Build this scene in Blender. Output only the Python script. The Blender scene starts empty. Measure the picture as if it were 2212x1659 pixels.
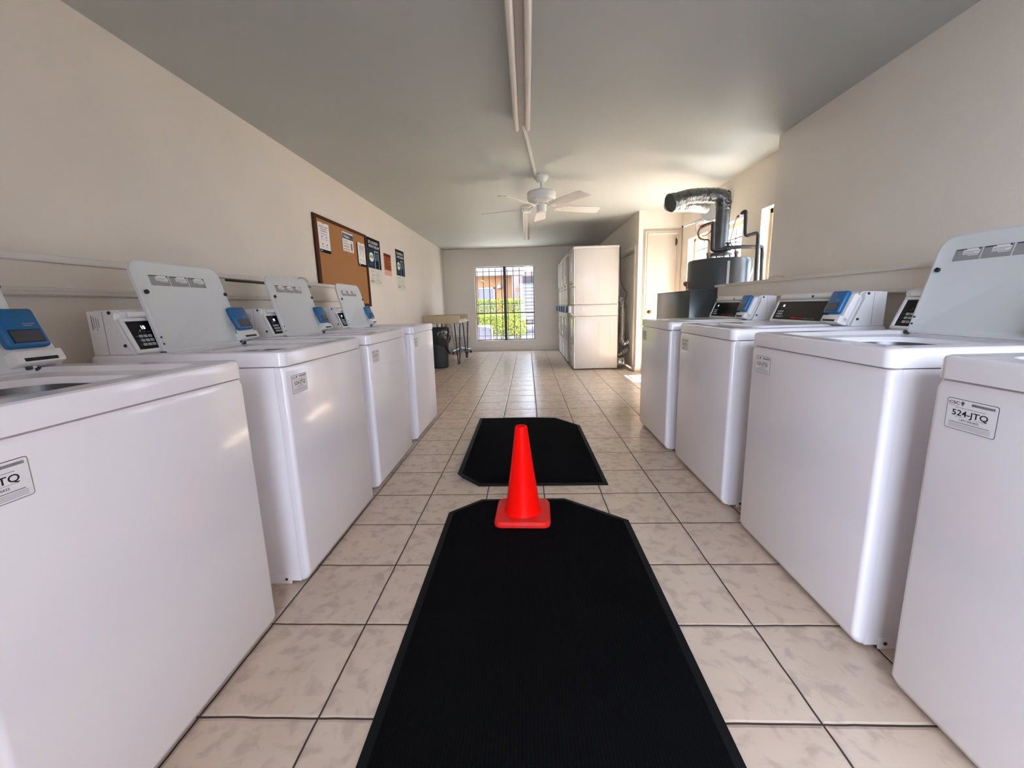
import bpy, bmesh, math, random
from mathutils import Matrix, Vector
random.seed(7)
SC = bpy.context.scene
COL = SC.collection

# ------------------------------------------------------------------ camera
cam_data = bpy.data.cameras.new('camera')
cam = bpy.data.objects.new('camera', cam_data)
COL.objects.link(cam)
SC.camera = cam
cam_data.sensor_fit = 'HORIZONTAL'
cam_data.sensor_width = 36.0
cam_data.lens = 909.415 / 2212 * 36.0
cam_data.clip_start = 0.02
cam_data.clip_end = 200
_y, _p, _r = math.radians(-2.3248), math.radians(10.5072), math.radians(1.5454)
_f = Vector((math.sin(_y) * math.cos(_p), math.cos(_y) * math.cos(_p), -math.sin(_p)))
_x = Vector((math.cos(_y), -math.sin(_y), 0))
_d = _f.cross(_x)
_x2 = _x * math.cos(_r) + _d * math.sin(_r)
_d2 = -_x * math.sin(_r) + _d * math.cos(_r)
cam.matrix_world = Matrix(((_x2.x, -_d2.x, -_f.x, 0.57496), (_x2.y, -_d2.y, -_f.y, -0.91518),
                           (_x2.z, -_d2.z, -_f.z, 1.06067), (0, 0, 0, 1)))

# ------------------------------------------------------------------ world, sun, exposure
SKY_STRENGTH = 2.6
SUN_STRENGTH = 47.0
EXPOSURE = 2.45
world = bpy.data.worlds.new('sky')
SC.world = world
world.use_nodes = True
_bg = world.node_tree.nodes['Background']
_bg.inputs['Color'].default_value = (0.70, 0.79, 1.0, 1)
_bg.inputs['Strength'].default_value = SKY_STRENGTH
sun_data = bpy.data.lights.new('sun', 'SUN')
sun_data.energy = SUN_STRENGTH
sun_data.angle = math.radians(0.6)
sun_data.color = (1.0, 0.96, 0.91)
sun = bpy.data.objects.new('sun', sun_data)
COL.objects.link(sun)
sun.location = (6, 4, 8)
sun.rotation_euler = Vector((-0.47, -0.02, -0.882)).to_track_quat('-Z', 'Y').to_euler()


def portal(name, loc, size, normal):
    d = bpy.data.lights.new(name, 'AREA')
    d.shape = 'RECTANGLE'
    d.size, d.size_y = size
    d.cycles.is_portal = True
    o = bpy.data.objects.new(name, d)
    COL.objects.link(o)
    o.location = loc
    o.rotation_euler = Vector(normal).to_track_quat('-Z', 'Z').to_euler()
    return o


portal('portal_back', (0.05, 9.50, 1.115), (1.5, 1.85), (0, -1, 0))
portal('portal_front', (1.35, -1.96, 1.1), (2.5, 2.2), (0, 1, 0))
for _yy, _ww in ((3.24, 0.60), (4.19, 0.72), (5.075, 0.70)):
    portal('portal_side', (3.06, _yy, 1.26), (_ww, 1.4), (-1, 0, 0))

SC.view_settings.view_transform = 'Standard'
SC.view_settings.look = 'None'
SC.view_settings.exposure = EXPOSURE
SC.view_settings.gamma = 1.0
SC.view_settings.use_curve_mapping = False
SC.cycles.max_bounces = 12
SC.cycles.diffuse_bounces = 9
SC.cycles.glossy_bounces = 4
SC.cycles.transparent_max_bounces = 12
SC.cycles.caustics_reflective = False
SC.cycles.caustics_refractive = False
SC.cycles.sample_clamp_indirect = 6.0
SC.cycles.use_denoising = True


# ------------------------------------------------------------------ materials
def mat(name, color, rough=0.5, metal=0.0, bump=0.0, bscale=200.0, bdist=0.001, vary=0.0, vscale=4.0,
        emit=None, estr=1.0, coat=0.0, spec=None, color2=None):
    m = bpy.data.materials.new(name)
    m.use_nodes = True
    nt = m.node_tree
    b = nt.nodes['Principled BSDF']
    b.inputs['Base Color'].default_value = (*color, 1)
    b.inputs['Roughness'].default_value = rough
    b.inputs['Metallic'].default_value = metal
    b.inputs['Coat Weight'].default_value = coat
    b.inputs['Coat Roughness'].default_value = 0.08
    if spec is not None:
        b.inputs['Specular IOR Level'].default_value = spec
    tc = nt.nodes.new('ShaderNodeTexCoord')
    if vary > 0 or color2:
        n = nt.nodes.new('ShaderNodeTexNoise')
        n.inputs['Scale'].default_value = vscale
        n.inputs['Detail'].default_value = 5
        nt.links.new(tc.outputs['Object'], n.inputs['Vector'])
        mx = nt.nodes.new('ShaderNodeMix')
        mx.data_type = 'RGBA'
        mx.inputs['A'].default_value = (*color, 1)
        c2 = color2 or tuple(max(0, c * (1 - vary)) for c in color)
        mx.inputs['B'].default_value = (*c2, 1)
        mr = nt.nodes.new('ShaderNodeMapRange')
        mr.inputs['From Min'].default_value = 0.38
        mr.inputs['From Max'].default_value = 0.68
        nt.links.new(n.outputs['Fac'], mr.inputs['Value'])
        nt.links.new(mr.outputs['Result'], mx.inputs['Factor'])
        nt.links.new(mx.outputs['Result'], b.inputs['Base Color'])
    if bump > 0:
        n2 = nt.nodes.new('ShaderNodeTexNoise')
        n2.inputs['Scale'].default_value = bscale
        n2.inputs['Detail'].default_value = 3
        nt.links.new(tc.outputs['Object'], n2.inputs['Vector'])
        bp = nt.nodes.new('ShaderNodeBump')
        bp.inputs['Strength'].default_value = bump
        bp.inputs['Distance'].default_value = bdist
        nt.links.new(n2.outputs['Fac'], bp.inputs['Height'])
        nt.links.new(bp.outputs['Normal'], b.inputs['Normal'])
    if emit:
        b.inputs['Emission Color'].default_value = (*emit, 1)
        b.inputs['Emission Strength'].default_value = estr
    return m


MT = {}
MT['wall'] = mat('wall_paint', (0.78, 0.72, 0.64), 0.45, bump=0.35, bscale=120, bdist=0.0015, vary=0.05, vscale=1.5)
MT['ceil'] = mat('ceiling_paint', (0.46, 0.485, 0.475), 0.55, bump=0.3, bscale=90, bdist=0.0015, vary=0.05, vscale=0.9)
MT['trim'] = mat('trim_paint', (0.74, 0.69, 0.63), 0.4, bump=0.2, bscale=60, bdist=0.001, vary=0.06, vscale=3)
MT['enamel'] = mat('white_enamel', (0.81, 0.785, 0.805), 0.2, coat=0.3, bump=0.05, bscale=30, bdist=0.0008)
MT['plast'] = mat('white_plastic', (0.76, 0.76, 0.75), 0.32)
MT['lidin'] = mat('lid_plastic', (0.66, 0.685, 0.69), 0.3)
MT['cream_enamel'] = mat('cream_enamel', (0.60, 0.56, 0.515), 0.28, bump=0.05, bscale=30, bdist=0.0008)
MT['darkgap'] = mat('dark_gap', (0.012, 0.012, 0.013), 0.7)
MT['panel'] = mat('black_panel', (0.006, 0.006, 0.007), 0.25, spec=0.2)
MT['key'] = mat('key_grey', (0.42, 0.43, 0.44), 0.4)
MT['keyg'] = mat('key_green', (0.05, 0.16, 0.13), 0.4)
MT['led'] = mat('led_digit', (0.9, 0.9, 0.9), 0.5, emit=(0.9, 0.95, 1), estr=0.5)
MT['red'] = mat('red_print', (0.75, 0.02, 0.03), 0.6, spec=0.1)
MT['greyprint'] = mat('grey_print', (0.10, 0.10, 0.11), 0.5)
MT['midprint'] = mat('mid_grey_print', (0.30, 0.30, 0.30), 0.5)
MT['black'] = mat('black_ink', (0.015, 0.012, 0.02), 0.5)
MT['blue'] = mat('reader_blue', (0.01, 0.12, 0.30), 0.35)
MT['screen'] = mat('reader_screen', (0.07, 0.075, 0.09), 0.18)
MT['paper'] = mat('sticker_white', (0.78, 0.77, 0.78), 0.4)
MT['screw'] = mat('dark_screw', (0.06, 0.06, 0.06), 0.4, metal=0.6)
MT['rubber'] = mat('black_rubber', (0.012, 0.012, 0.013), 0.6)
MT['drum'] = mat('steel_drum', (0.14, 0.14, 0.145), 0.35, metal=0.9)
MT['cork'] = mat('cork', (0.42, 0.19, 0.065), 0.85, bump=0.4, bscale=400, bdist=0.001, color2=(0.34, 0.15, 0.05), vscale=220)
MT['corkframe'] = mat('cork_frame_wood', (0.075, 0.026, 0.012), 0.7, spec=0.15)
MT['sheet'] = mat('paper_sheet', (0.82, 0.81, 0.80), 0.6)
MT['navy'] = mat('navy_ink', (0.008, 0.010, 0.022), 0.8, spec=0.1)
MT['teal'] = mat('teal_ink', (0.014, 0.045, 0.075), 0.8, spec=0.1)
MT['teal2'] = mat('teal_light', (0.05, 0.16, 0.21), 0.8, spec=0.1)
MT['posterlow'] = mat('poster_cream', (0.68, 0.66, 0.57), 0.5)
MT['green'] = mat('green_ink', (0.30, 0.42, 0.10), 0.5)
MT['orange'] = mat('orange_sheet', (0.45, 0.13, 0.05), 0.8, spec=0.1)
MT['orangelow'] = mat('peach_sheet', (0.75, 0.42, 0.30), 0.6)
MT['brownink'] = mat('brown_ink', (0.15, 0.035, 0.018), 0.8, spec=0.1)
MT['pink'] = mat('pink_ink', (0.65, 0.22, 0.25), 0.6)
MT['slate'] = mat('slate_ink', (0.10, 0.12, 0.15), 0.8, spec=0.1)
MT['cone'] = mat('cone_orange', (0.90, 0.004, 0.002), 0.35, spec=0.05)
MT['conebase'] = mat('cone_base', (0.75, 0.008, 0.006), 0.5, spec=0.2, color2=(0.62, 0.04, 0.03), vscale=30)
MT['matrub'] = mat('mat_edge', (0.006, 0.0065, 0.0065), 0.6, spec=0.12)
MT['fan'] = mat('fan_white', (0.74, 0.73, 0.69), 0.4)
MT['blade'] = mat('fan_blade', (0.72, 0.69, 0.66), 0.55)
MT['tubelamp'] = mat('fluorescent_tube', (0.80, 0.76, 0.70), 0.18)
MT['fixture'] = mat('fixture_metal', (0.50, 0.46, 0.42), 0.4)
MT['fixwhite'] = mat('fixture_white', (0.72, 0.72, 0.70), 0.4)
MT['tank'] = mat('tank_grey', (0.075, 0.082, 0.085), 0.30, metal=0.45)
MT['tankstrip'] = mat('tank_strip', (0.45, 0.40, 0.40), 0.4)
MT['cabinet'] = mat('grey_sheet_metal', (0.045, 0.052, 0.052), 0.22, metal=0.5)
MT['flue'] = mat('flue_metal', (0.12, 0.13, 0.125), 0.42, metal=0.7, vary=0.3, vscale=12)
MT['foil'] = mat('foil', (0.17, 0.17, 0.165), 0.28, metal=0.95, bump=0.8, bscale=45, bdist=0.01, vary=0.5, vscale=22)
MT['foilb'] = mat('foil_bright', (0.52, 0.51, 0.48), 0.25, metal=0.9, bump=0.6, bscale=60, bdist=0.006)
MT['galv'] = mat('pale_housing', (0.66, 0.65, 0.62), 0.35, metal=0.2)
MT['pipe'] = mat('dark_pipe', (0.035, 0.03, 0.03), 0.5, vary=0.4, vscale=20)
MT['copper'] = mat('copper_line', (0.30, 0.17, 0.13), 0.35, metal=0.7)
MT['brass'] = mat('old_brass', (0.14, 0.07, 0.045), 0.4, metal=0.6)
MT['knob'] = mat('bronze_knob', (0.25, 0.12, 0.06), 0.25, metal=0.9)
MT['door'] = mat('door_paint', (0.57, 0.51, 0.43), 0.4, bump=0.1, bscale=20)
MT['winwood'] = mat('window_wood', (0.66, 0.52, 0.34), 0.5)
MT['winmetal'] = mat('window_bronze', (0.075, 0.06, 0.055), 0.45, metal=0.3)
MT['iron'] = mat('security_iron', (0.05, 0.04, 0.05), 0.5)
MT['ironlite'] = mat('pale_iron', (0.45, 0.45, 0.48), 0.5)
MT['tan'] = mat('tan_laminate', (0.50, 0.40, 0.25), 0.5)
MT['cream'] = mat('lit_edge', (0.80, 0.77, 0.62), 0.5)  # paler than the tan boards: light on the table lip put into colour
MT['bin'] = mat('bin_grey', (0.009, 0.012, 0.012), 0.5)
MT['bag'] = mat('bin_bag', (0.008, 0.008, 0.009), 0.18, bump=0.5, bscale=12, bdist=0.02)
MT['chrome'] = mat('chrome', (0.65, 0.65, 0.66), 0.15, metal=1.0)
MT['chairwhite'] = mat('chair_shell', (0.80, 0.80, 0.79), 0.3)
MT['stucco_o'] = mat('orange_stucco', (0.26, 0.135, 0.06), 0.9, bump=0.3, bscale=30)
MT['stucco_p'] = mat('pale_stucco', (0.22, 0.17, 0.15), 0.9, bump=0.3, bscale=30)
MT['fascia'] = mat('white_fascia', (0.24, 0.225, 0.23), 0.7)
MT['leaf'] = mat('hedge_leaf', (0.26, 0.32, 0.03), 0.6, color2=(0.15, 0.18, 0.02), vscale=6)
MT['twig'] = mat('hedge_twig', (0.20, 0.12, 0.08), 0.8)
MT['condenser'] = mat('condenser_paint', (0.06, 0.065, 0.09), 0.5)
MT['concrete'] = mat('concrete', (0.14, 0.135, 0.125), 0.85, vary=0.12, vscale=2)
MT['blind'] = mat('window_blind', (0.13, 0.125, 0.13), 0.6)
MT['yard'] = mat('yard_paving', (0.15, 0.142, 0.132), 0.9, vary=0.1, vscale=2)
MT['asphalt'] = mat('asphalt', (0.07, 0.07, 0.072), 0.9)
MT['stairdark'] = mat('stair_metal', (0.02, 0.018, 0.02), 0.6)
MT['roof'] = mat('outer_shell', (0.45, 0.43, 0.40), 0.9)
MT['fix_dark'] = mat('lampholder', (0.05, 0.05, 0.05), 0.5)
MT['cord'] = mat('cord_black', (0.02, 0.02, 0.02), 0.5)
MT['wirew'] = mat('wire_pale', (0.55, 0.5, 0.45), 0.5)
MT['dryerfront'] = mat('dryer_front', (0.66, 0.665, 0.65), 0.22)
MT['mirror'] = mat('glossy_door', (0.62, 0.61, 0.52), 0.12, metal=0.5)


def glass_mat():
    m = bpy.data.materials.new('window_glass')
    m.use_nodes = True
    nt = m.node_tree
    nt.nodes.clear()
    out = nt.nodes.new('ShaderNodeOutputMaterial')
    mix = nt.nodes.new('ShaderNodeMixShader')
    tr = nt.nodes.new('ShaderNodeBsdfTransparent')
    gl = nt.nodes.new('ShaderNodeBsdfGlossy')
    gl.inputs['Roughness'].default_value = 0.02
    lw = nt.nodes.new('ShaderNodeLayerWeight')
    lw.inputs['Blend'].default_value = 0.5
    pw = nt.nodes.new('ShaderNodeMath'); pw.operation = 'POWER'; pw.inputs[1].default_value = 5
    nt.links.new(lw.outputs['Facing'], pw.inputs[0])
    fr = nt.nodes.new('ShaderNodeMath'); fr.operation = 'MULTIPLY_ADD'
    fr.inputs[1].default_value = 0.7
    fr.inputs[2].default_value = 0.025
    nt.links.new(pw.outputs[0], fr.inputs[0])
    tr.inputs['Color'].default_value = (0.97, 0.98, 0.98, 1)
    nt.links.new(fr.outputs[0], mix.inputs[0])
    nt.links.new(tr.outputs[0], mix.inputs[1])
    nt.links.new(gl.outputs[0], mix.inputs[2])
    nt.links.new(mix.outputs[0], out.inputs[0])
    return m


MT['glass'] = glass_mat()


def tile_mat():
    m = bpy.data.materials.new('ceramic_floor_tiles')
    m.use_nodes = True
    nt = m.node_tree
    b = nt.nodes['Principled BSDF']
    N = nt.nodes.new
    L = nt.links.new
    tc = N('ShaderNodeTexCoord')
    # slight wobble of the joints
    wob = N('ShaderNodeTexNoise')
    wob.inputs['Scale'].default_value = 9
    L(tc.outputs['Object'], wob.inputs['Vector'])
    ws = N('ShaderNodeVectorMath'); ws.operation = 'MULTIPLY_ADD'
    ws.inputs[1].default_value = (0.006, 0.006, 0)
    L(wob.outputs['Color'], ws.inputs[0])
    L(tc.outputs['Object'], ws.inputs[2])
    sub = N('ShaderNodeVectorMath'); sub.operation = 'SUBTRACT'
    sub.inputs[1].default_value = (0.003, 0.003, 0)
    L(ws.outputs[0], sub.inputs[0])
    div = N('ShaderNodeVectorMath'); div.operation = 'DIVIDE'
    div.inputs[1].default_value = (0.325, 0.33524, 1)
    L(sub.outputs[0], div.inputs[0])
    fr = N('ShaderNodeVectorMath'); fr.operation = 'FRACTION'
    L(div.outputs[0], fr.inputs[0])
    fl = N('ShaderNodeVectorMath'); fl.operation = 'FLOOR'
    L(div.outputs[0], fl.inputs[0])
    sx = N('ShaderNodeSeparateXYZ'); L(fr.outputs[0], sx.inputs[0])

    def edge(sock):
        a = N('ShaderNodeMath'); a.operation = 'SUBTRACT'; a.inputs[1].default_value = 0.5; L(sock, a.inputs[0])
        c = N('ShaderNodeMath'); c.operation = 'ABSOLUTE'; L(a.outputs[0], c.inputs[0])
        return c.outputs[0]
    mx = N('ShaderNodeMath'); mx.operation = 'MAXIMUM'
    L(edge(sx.outputs[0]), mx.inputs[0]); L(edge(sx.outputs[1]), mx.inputs[1])
    gr = N('ShaderNodeMapRange')
    gr.inputs['From Min'].default_value = 0.4890
    gr.inputs['From Max'].default_value = 0.4925
    L(mx.outputs[0], gr.inputs['Value'])
    # pillow edge height
    hr = N('ShaderNodeMapRange')
    hr.inputs['From Min'].default_value = 0.47
    hr.inputs['From Max'].default_value = 0.495
    hr.inputs['To Min'].default_value = 1
    hr.inputs['To Max'].default_value = 0
    L(mx.outputs[0], hr.inputs['Value'])
    # per tile offset
    wn = N('ShaderNodeTexWhiteNoise'); wn.noise_dimensions = '3D'
    L(fl.outputs[0], wn.inputs['Vector'])
    off = N('ShaderNodeVectorMath'); off.operation = 'MULTIPLY_ADD'
    off.inputs[1].default_value = (7, 7, 7)
    L(wn.outputs['Color'], off.inputs[0]); L(tc.outputs['Object'], off.inputs[2])
    n1 = N('ShaderNodeTexNoise'); n1.inputs['Scale'].default_value = 19; n1.inputs['Detail'].default_value = 5
    n1.inputs['Distortion'].default_value = 0.35
    L(off.outputs[0], n1.inputs['Vector'])
    n2 = N('ShaderNodeTexNoise'); n2.inputs['Scale'].default_value = 7; n2.inputs['Detail'].default_value = 3
    L(off.outputs[0], n2.inputs['Vector'])
    m1 = N('ShaderNodeMapRange'); m1.inputs['From Min'].default_value = 0.50; m1.inputs['From Max'].default_value = 0.36
    L(n1.outputs['Fac'], m1.inputs['Value'])
    c1 = N('ShaderNodeMix'); c1.data_type = 'RGBA'
    c1.inputs['A'].default_value = (0.61, 0.49, 0.38, 1)
    c1.inputs['B'].default_value = (0.50, 0.395, 0.315, 1)
    L(m1.outputs['Result'], c1.inputs['Factor'])
    c2 = N('ShaderNodeMix'); c2.data_type = 'RGBA'; c2.blend_type = 'MULTIPLY'
    m2 = N('ShaderNodeMapRange'); m2.inputs['From Min'].default_value = 0.35; m2.inputs['From Max'].default_value = 0.7
    L(n2.outputs['Fac'], m2.inputs['Value'])
    mm = N('ShaderNodeMath'); mm.operation = 'MULTIPLY'; mm.inputs[1].default_value = 0.5
    L(m2.outputs['Result'], mm.inputs[0])
    L(mm.outputs[0], c2.inputs['Factor'])
    L(c1.outputs['Result'], c2.inputs['A'])
    c2.inputs['B'].default_value = (0.86, 0.84, 0.80, 1)
    c3 = N('ShaderNodeMix'); c3.data_type = 'RGBA'
    L(gr.outputs['Result'], c3.inputs['Factor'])
    L(c2.outputs['Result'], c3.inputs['A'])
    c3.inputs['B'].default_value = (0.045, 0.028, 0.022, 1)
    L(c3.outputs['Result'], b.inputs['Base Color'])
    rr = N('ShaderNodeMapRange')
    rr.inputs['To Min'].default_value = 0.27
    rr.inputs['To Max'].default_value = 0.85
    L(gr.outputs['Result'], rr.inputs['Value'])
    L(rr.outputs['Result'], b.inputs['Roughness'])
    hs = N('ShaderNodeMath'); hs.operation = 'MULTIPLY_ADD'; hs.inputs[1].default_value = 0.45
    L(n1.outputs['Fac'], hs.inputs[0]); L(hr.outputs['Result'], hs.inputs[2])
    bp = N('ShaderNodeBump'); bp.inputs['Strength'].default_value = 0.5; bp.inputs['Distance'].default_value = 0.004
    L(hs.outputs[0], bp.inputs['Height'])
    L(bp.outputs['Normal'], b.inputs['Normal'])
    return m


MT['tile'] = tile_mat()


def carpet_mat():
    m = bpy.data.materials.new('ribbed_mat_pile')
    m.use_nodes = True
    nt = m.node_tree
    b = nt.nodes['Principled BSDF']
    b.inputs['Roughness'].default_value = 0.95
    b.inputs['Specular IOR Level'].default_value = 0.03
    tc = nt.nodes.new('ShaderNodeTexCoord')
    w = nt.nodes.new('ShaderNodeTexWave')
    w.bands_direction = 'X'
    w.inputs['Scale'].default_value = 32
    w.inputs['Distortion'].default_value = 0.6
    w.inputs['Detail'].default_value = 2
    n = nt.nodes.new('ShaderNodeTexNoise')
    n.inputs['Scale'].default_value = 260
    nt.links.new(tc.outputs['Object'], w.inputs['Vector'])
    nt.links.new(tc.outputs['Object'], n.inputs['Vector'])
    mu = nt.nodes.new('ShaderNodeMath'); mu.operation = 'MULTIPLY'
    nt.links.new(w.outputs['Fac'], mu.inputs[0]); nt.links.new(n.outputs['Fac'], mu.inputs[1])
    mx = nt.nodes.new('ShaderNodeMix'); mx.data_type = 'RGBA'
    mx.inputs['A'].default_value = (0.0035, 0.0035, 0.004, 1)
    mx.inputs['B'].default_value = (0.007, 0.007, 0.007, 1)
    nt.links.new(mu.outputs[0], mx.inputs['Factor'])
    nt.links.new(mx.outputs['Result'], b.inputs['Base Color'])
    bp = nt.nodes.new('ShaderNodeBump'); bp.inputs['Strength'].default_value = 0.6; bp.inputs['Distance'].default_value = 0.004
    nt.links.new(mu.outputs[0], bp.inputs['Height'])
    nt.links.new(bp.outputs['Normal'], b.inputs['Normal'])
    return m


MT['carpet'] = carpet_mat()

# ------------------------------------------------------------------ mesh helpers
_text_cache = {}


def text_geo(s):
    if s in _text_cache:
        return _text_cache[s]
    cu = bpy.data.curves.new('tmp', 'FONT')
    cu.body = s
    cu.size = 1.0
    cu.resolution_u = 3
    cu.offset = 0.016
    cu.align_x = 'LEFT'
    o = bpy.data.objects.new('tmp', cu)
    COL.objects.link(o)
    dg = bpy.context.evaluated_depsgraph_get()
    me = o.evaluated_get(dg).to_mesh()
    v = [tuple(p.co) for p in me.vertices]
    f = [tuple(p.vertices) for p in me.polygons]
    o.evaluated_get(dg).to_mesh_clear()
    bpy.data.objects.remove(o)
    bpy.data.curves.remove(cu)
    xs = [p[0] for p in v]
    w = (min(xs), max(xs))
    _text_cache[s] = (v, f, w)
    return _text_cache[s]


def rrect(x0, x1, y0, y1, r, n=5):
    """rounded rectangle, counter-clockwise; r is one radius or four (from corner x1,y0 on)"""
    rs = r if isinstance(r, (tuple, list)) else (r,) * 4
    out = []
    cs = ((x1, y0, -90), (x1, y1, 0), (x0, y1, 90), (x0, y0, 180))
    for (cx, cy, a0), rr in zip(cs, rs):
        rr = max(rr, 1e-4)
        ox = cx - rr if cx == x1 else cx + rr
        oy = cy - rr if cy == y1 else cy + rr
        for k in range(n + 1):
            a = math.radians(a0 + 90 * k / n)
            out.append((ox + rr * math.cos(a), oy + rr * math.sin(a)))
    return out


class MB:
    def __init__(self):
        self.v, self.f, self.m, self.mats = [], [], [], []
        self.T = None

    def mi(self, name):
        if name not in self.mats:
            self.mats.append(name)
        return self.mats.index(name)

    def add(self, verts, faces, m, T=None):
        o = len(self.v)
        k = self.mi(m)
        for p in verts:
            q = Vector(p)
            if T is not None:
                q = T @ q
            if self.T is not None:
                q = self.T @ q
            self.v.append(tuple(q))
        for f in faces:
            self.f.append(tuple(i + o for i in f))
            self.m.append(k)
        return self

    def box(self, x0, x1, y0, y1, z0, z1, m, bev=0.0, T=None, seg=2):
        bm = bmesh.new()
        vs = [bm.verts.new(p) for p in ((x0, y0, z0), (x1, y0, z0), (x1, y1, z0), (x0, y1, z0),
                                        (x0, y0, z1), (x1, y0, z1), (x1, y1, z1), (x0, y1, z1))]
        for f in ((0, 3, 2, 1), (4, 5, 6, 7), (0, 1, 5, 4), (1, 2, 6, 5), (2, 3, 7, 6), (3, 0, 4, 7)):
            bm.faces.new([vs[i] for i in f])
        if bev > 0:
            bmesh.ops.bevel(bm, geom=list(bm.edges), offset=bev, segments=seg, affect='EDGES', profile=0.5)
        bm.verts.index_update()
        self.add([tuple(v.co) for v in bm.verts], [tuple(v.index for v in f.verts) for f in bm.faces], m, T)
        bm.free()
        return self

    def loft(self, loops, m, cap0=True, cap1=True, T=None, mats=None):
        n = len(loops[0])
        vs = [p for l in loops for p in l]
        for j in range(len(loops) - 1):
            fs = []
            for i in range(n):
                k = (i + 1) % n
                fs.append((j * n + i, j * n + k, (j + 1) * n + k, (j + 1) * n + i))
            if j == 0:
                base = len(self.v)
                self.add(vs, fs, mats[j] if mats else m, T)
            else:
                kk = self.mi(mats[j] if mats else m)
                for f in fs:
                    self.f.append(tuple(i + base for i in f))
                    self.m.append(kk)
        if cap0:
            self.f.append(tuple(base + i for i in reversed(range(n))))
            self.m.append(self.mi(mats[0] if mats else m))
        if cap1:
            self.f.append(tuple(base + (len(loops) - 1) * n + i for i in range(n)))
            self.m.append(self.mi(mats[-1] if mats else m))
        return self

    def prism(self, pts, axis, a, b, m, T=None):
        """polygon pts (2D) extruded along axis from a to b; for axis x pts are (y,z), y:(x,z), z:(x,y)"""
        def P(p, t):
            return (t, p[0], p[1]) if axis == 'x' else ((p[0], t, p[1]) if axis == 'y' else (p[0], p[1], t))
        return self.loft([[P(p, a) for p in pts], [P(p, b) for p in pts]], m, T=T)

    def cyl(self, p0, p1, r0, m, r1=None, n=20, T=None, caps=True):
        p0, p1 = Vector(p0), Vector(p1)
        r1 = r0 if r1 is None else r1
        d = (p1 - p0).normalized()
        a = d.orthogonal().normalized()
        b = d.cross(a)
        l0 = [tuple(p0 + (a * math.cos(2 * math.pi * i / n) + b * math.sin(2 * math.pi * i / n)) * r0) for i in range(n)]
        l1 = [tuple(p1 + (a * math.cos(2 * math.pi * i / n) + b * math.sin(2 * math.pi * i / n)) * r1) for i in range(n)]
        return self.loft([l0, l1], m, caps, caps, T)

    def lathe(self, prof, c, m, n=32, T=None, caps=(True, True), mats=None):
        loops = [[(c[0] + r * math.cos(2 * math.pi * i / n), c[1] + r * math.sin(2 * math.pi * i / n), c[2] + z)
                  for i in range(n)] for r, z in prof]
        return self.loft(loops, m, caps[0], caps[1], T, mats)

    def tube(self, pts, r, m, n=10, T=None, ring=None, caps=True):
        """sweep; r a number or per-point list; ring = (amplitude, wavelength) for corrugation"""
        P = [Vector(p) for p in pts]
        rs = list(r) if isinstance(r, (list, tuple)) else [r] * len(P)
        if ring:
            Q, R2 = [], []
            amp, wl = ring
            for i in range(len(P) - 1):
                L = (P[i + 1] - P[i]).length
                k = max(1, int(L / (wl / 2)))
                for j in range(k):
                    t = j / k
                    Q.append(P[i].lerp(P[i + 1], t))
                    R2.append(rs[i] * (1 - t) + rs[i + 1] * t)
            Q.append(P[-1]); R2.append(rs[-1])
            R2 = [rr + (amp if k % 2 else -amp) for k, rr in enumerate(R2)]
            P, rs = Q, R2
        loops = []
        up = None
        for i, p in enumerate(P):
            t = (P[min(i + 1, len(P) - 1)] - P[max(i - 1, 0)]).normalized()
            if up is None:
                up = t.orthogonal().normalized()
            up = (up - t * up.dot(t)).normalized()
            b = t.cross(up)
            loops.append([tuple(p + (up * math.cos(2 * math.pi * k / n) + b * math.sin(2 * math.pi * k / n)) * rs[i])
                          for k in range(n)])
        return self.loft(loops, m, caps, caps, T)

    def text(self, s, x, y, size, m, T=None, width=None, z=0.0):
        """text lying in the XY plane, left end at x, baseline y; width squeezes it"""
        v, f, (a, b) = text_geo(s)
        sx = size if width is None else width / (b - a)
        self.add([(x + (p[0] - a) * sx, y + p[1] * size, z) for p in v], f, m, T)
        return self

    def quad(self, x0, x1, y0, y1, m, T=None, z=0.0):
        return self.add([(x0, y0, z), (x1, y0, z), (x1, y1, z), (x0, y1, z)], [(0, 1, 2, 3)], m, T)

    def ell(self, cx, cy, rx, ry, m, T=None, z=0.0, n=24, inner=0.0):
        o = [(cx + rx * math.cos(2 * math.pi * i / n), cy + ry * math.sin(2 * math.pi * i / n), z) for i in range(n)]
        if inner <= 0:
            return self.add(o, [tuple(range(n))], m, T)
        q = [(cx + (rx - inner) * math.cos(2 * math.pi * i / n), cy + (ry - inner) * math.sin(2 * math.pi * i / n), z) for i in range(n)]
        return self.add(o + q, [(i, (i + 1) % n, n + (i + 1) % n, n + i) for i in range(n)], m, T)

    def mesh(self, name, angle=35):
        me = bpy.data.meshes.new(name)
        me.from_pydata(self.v, [], self.f)
        for k in self.mats:
            me.materials.append(MT[k])
        me.polygons.foreach_set('material_index', self.m)
        me.polygons.foreach_set('use_smooth', [True] * len(self.f))
        me.update()
        bm = bmesh.new()
        bm.from_mesh(me)
        bmesh.ops.recalc_face_normals(bm, faces=bm.faces)
        bm.to_mesh(me)
        bm.free()
        me.set_sharp_from_angle(angle=math.radians(angle))
        return me


def obj(name, mb, parent=None, loc=None, label=None, angle=35):
    me = mb if isinstance(mb, bpy.types.Mesh) else mb.mesh(name, angle)
    o = bpy.data.objects.new(name, me)
    COL.objects.link(o)
    if parent:
        o.parent = parent
    if loc:
        o.location = loc
    if label:
        o['label'] = label
    return o


def thing(name, label, cat, loc=(0, 0, 0), rotz=0.0, group=None):
    o = bpy.data.objects.new(name, None)
    COL.objects.link(o)
    o.empty_display_size = 0.1
    o.location = loc
    o.rotation_euler = (0, 0, rotz)
    o['label'] = label
    o['category'] = cat
    if group:
        o['group'] = group
    return o


def tag(o, label, cat, group=None):
    o['label'] = label
    o['category'] = cat
    if group:
        o['group'] = group
    return o


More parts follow.
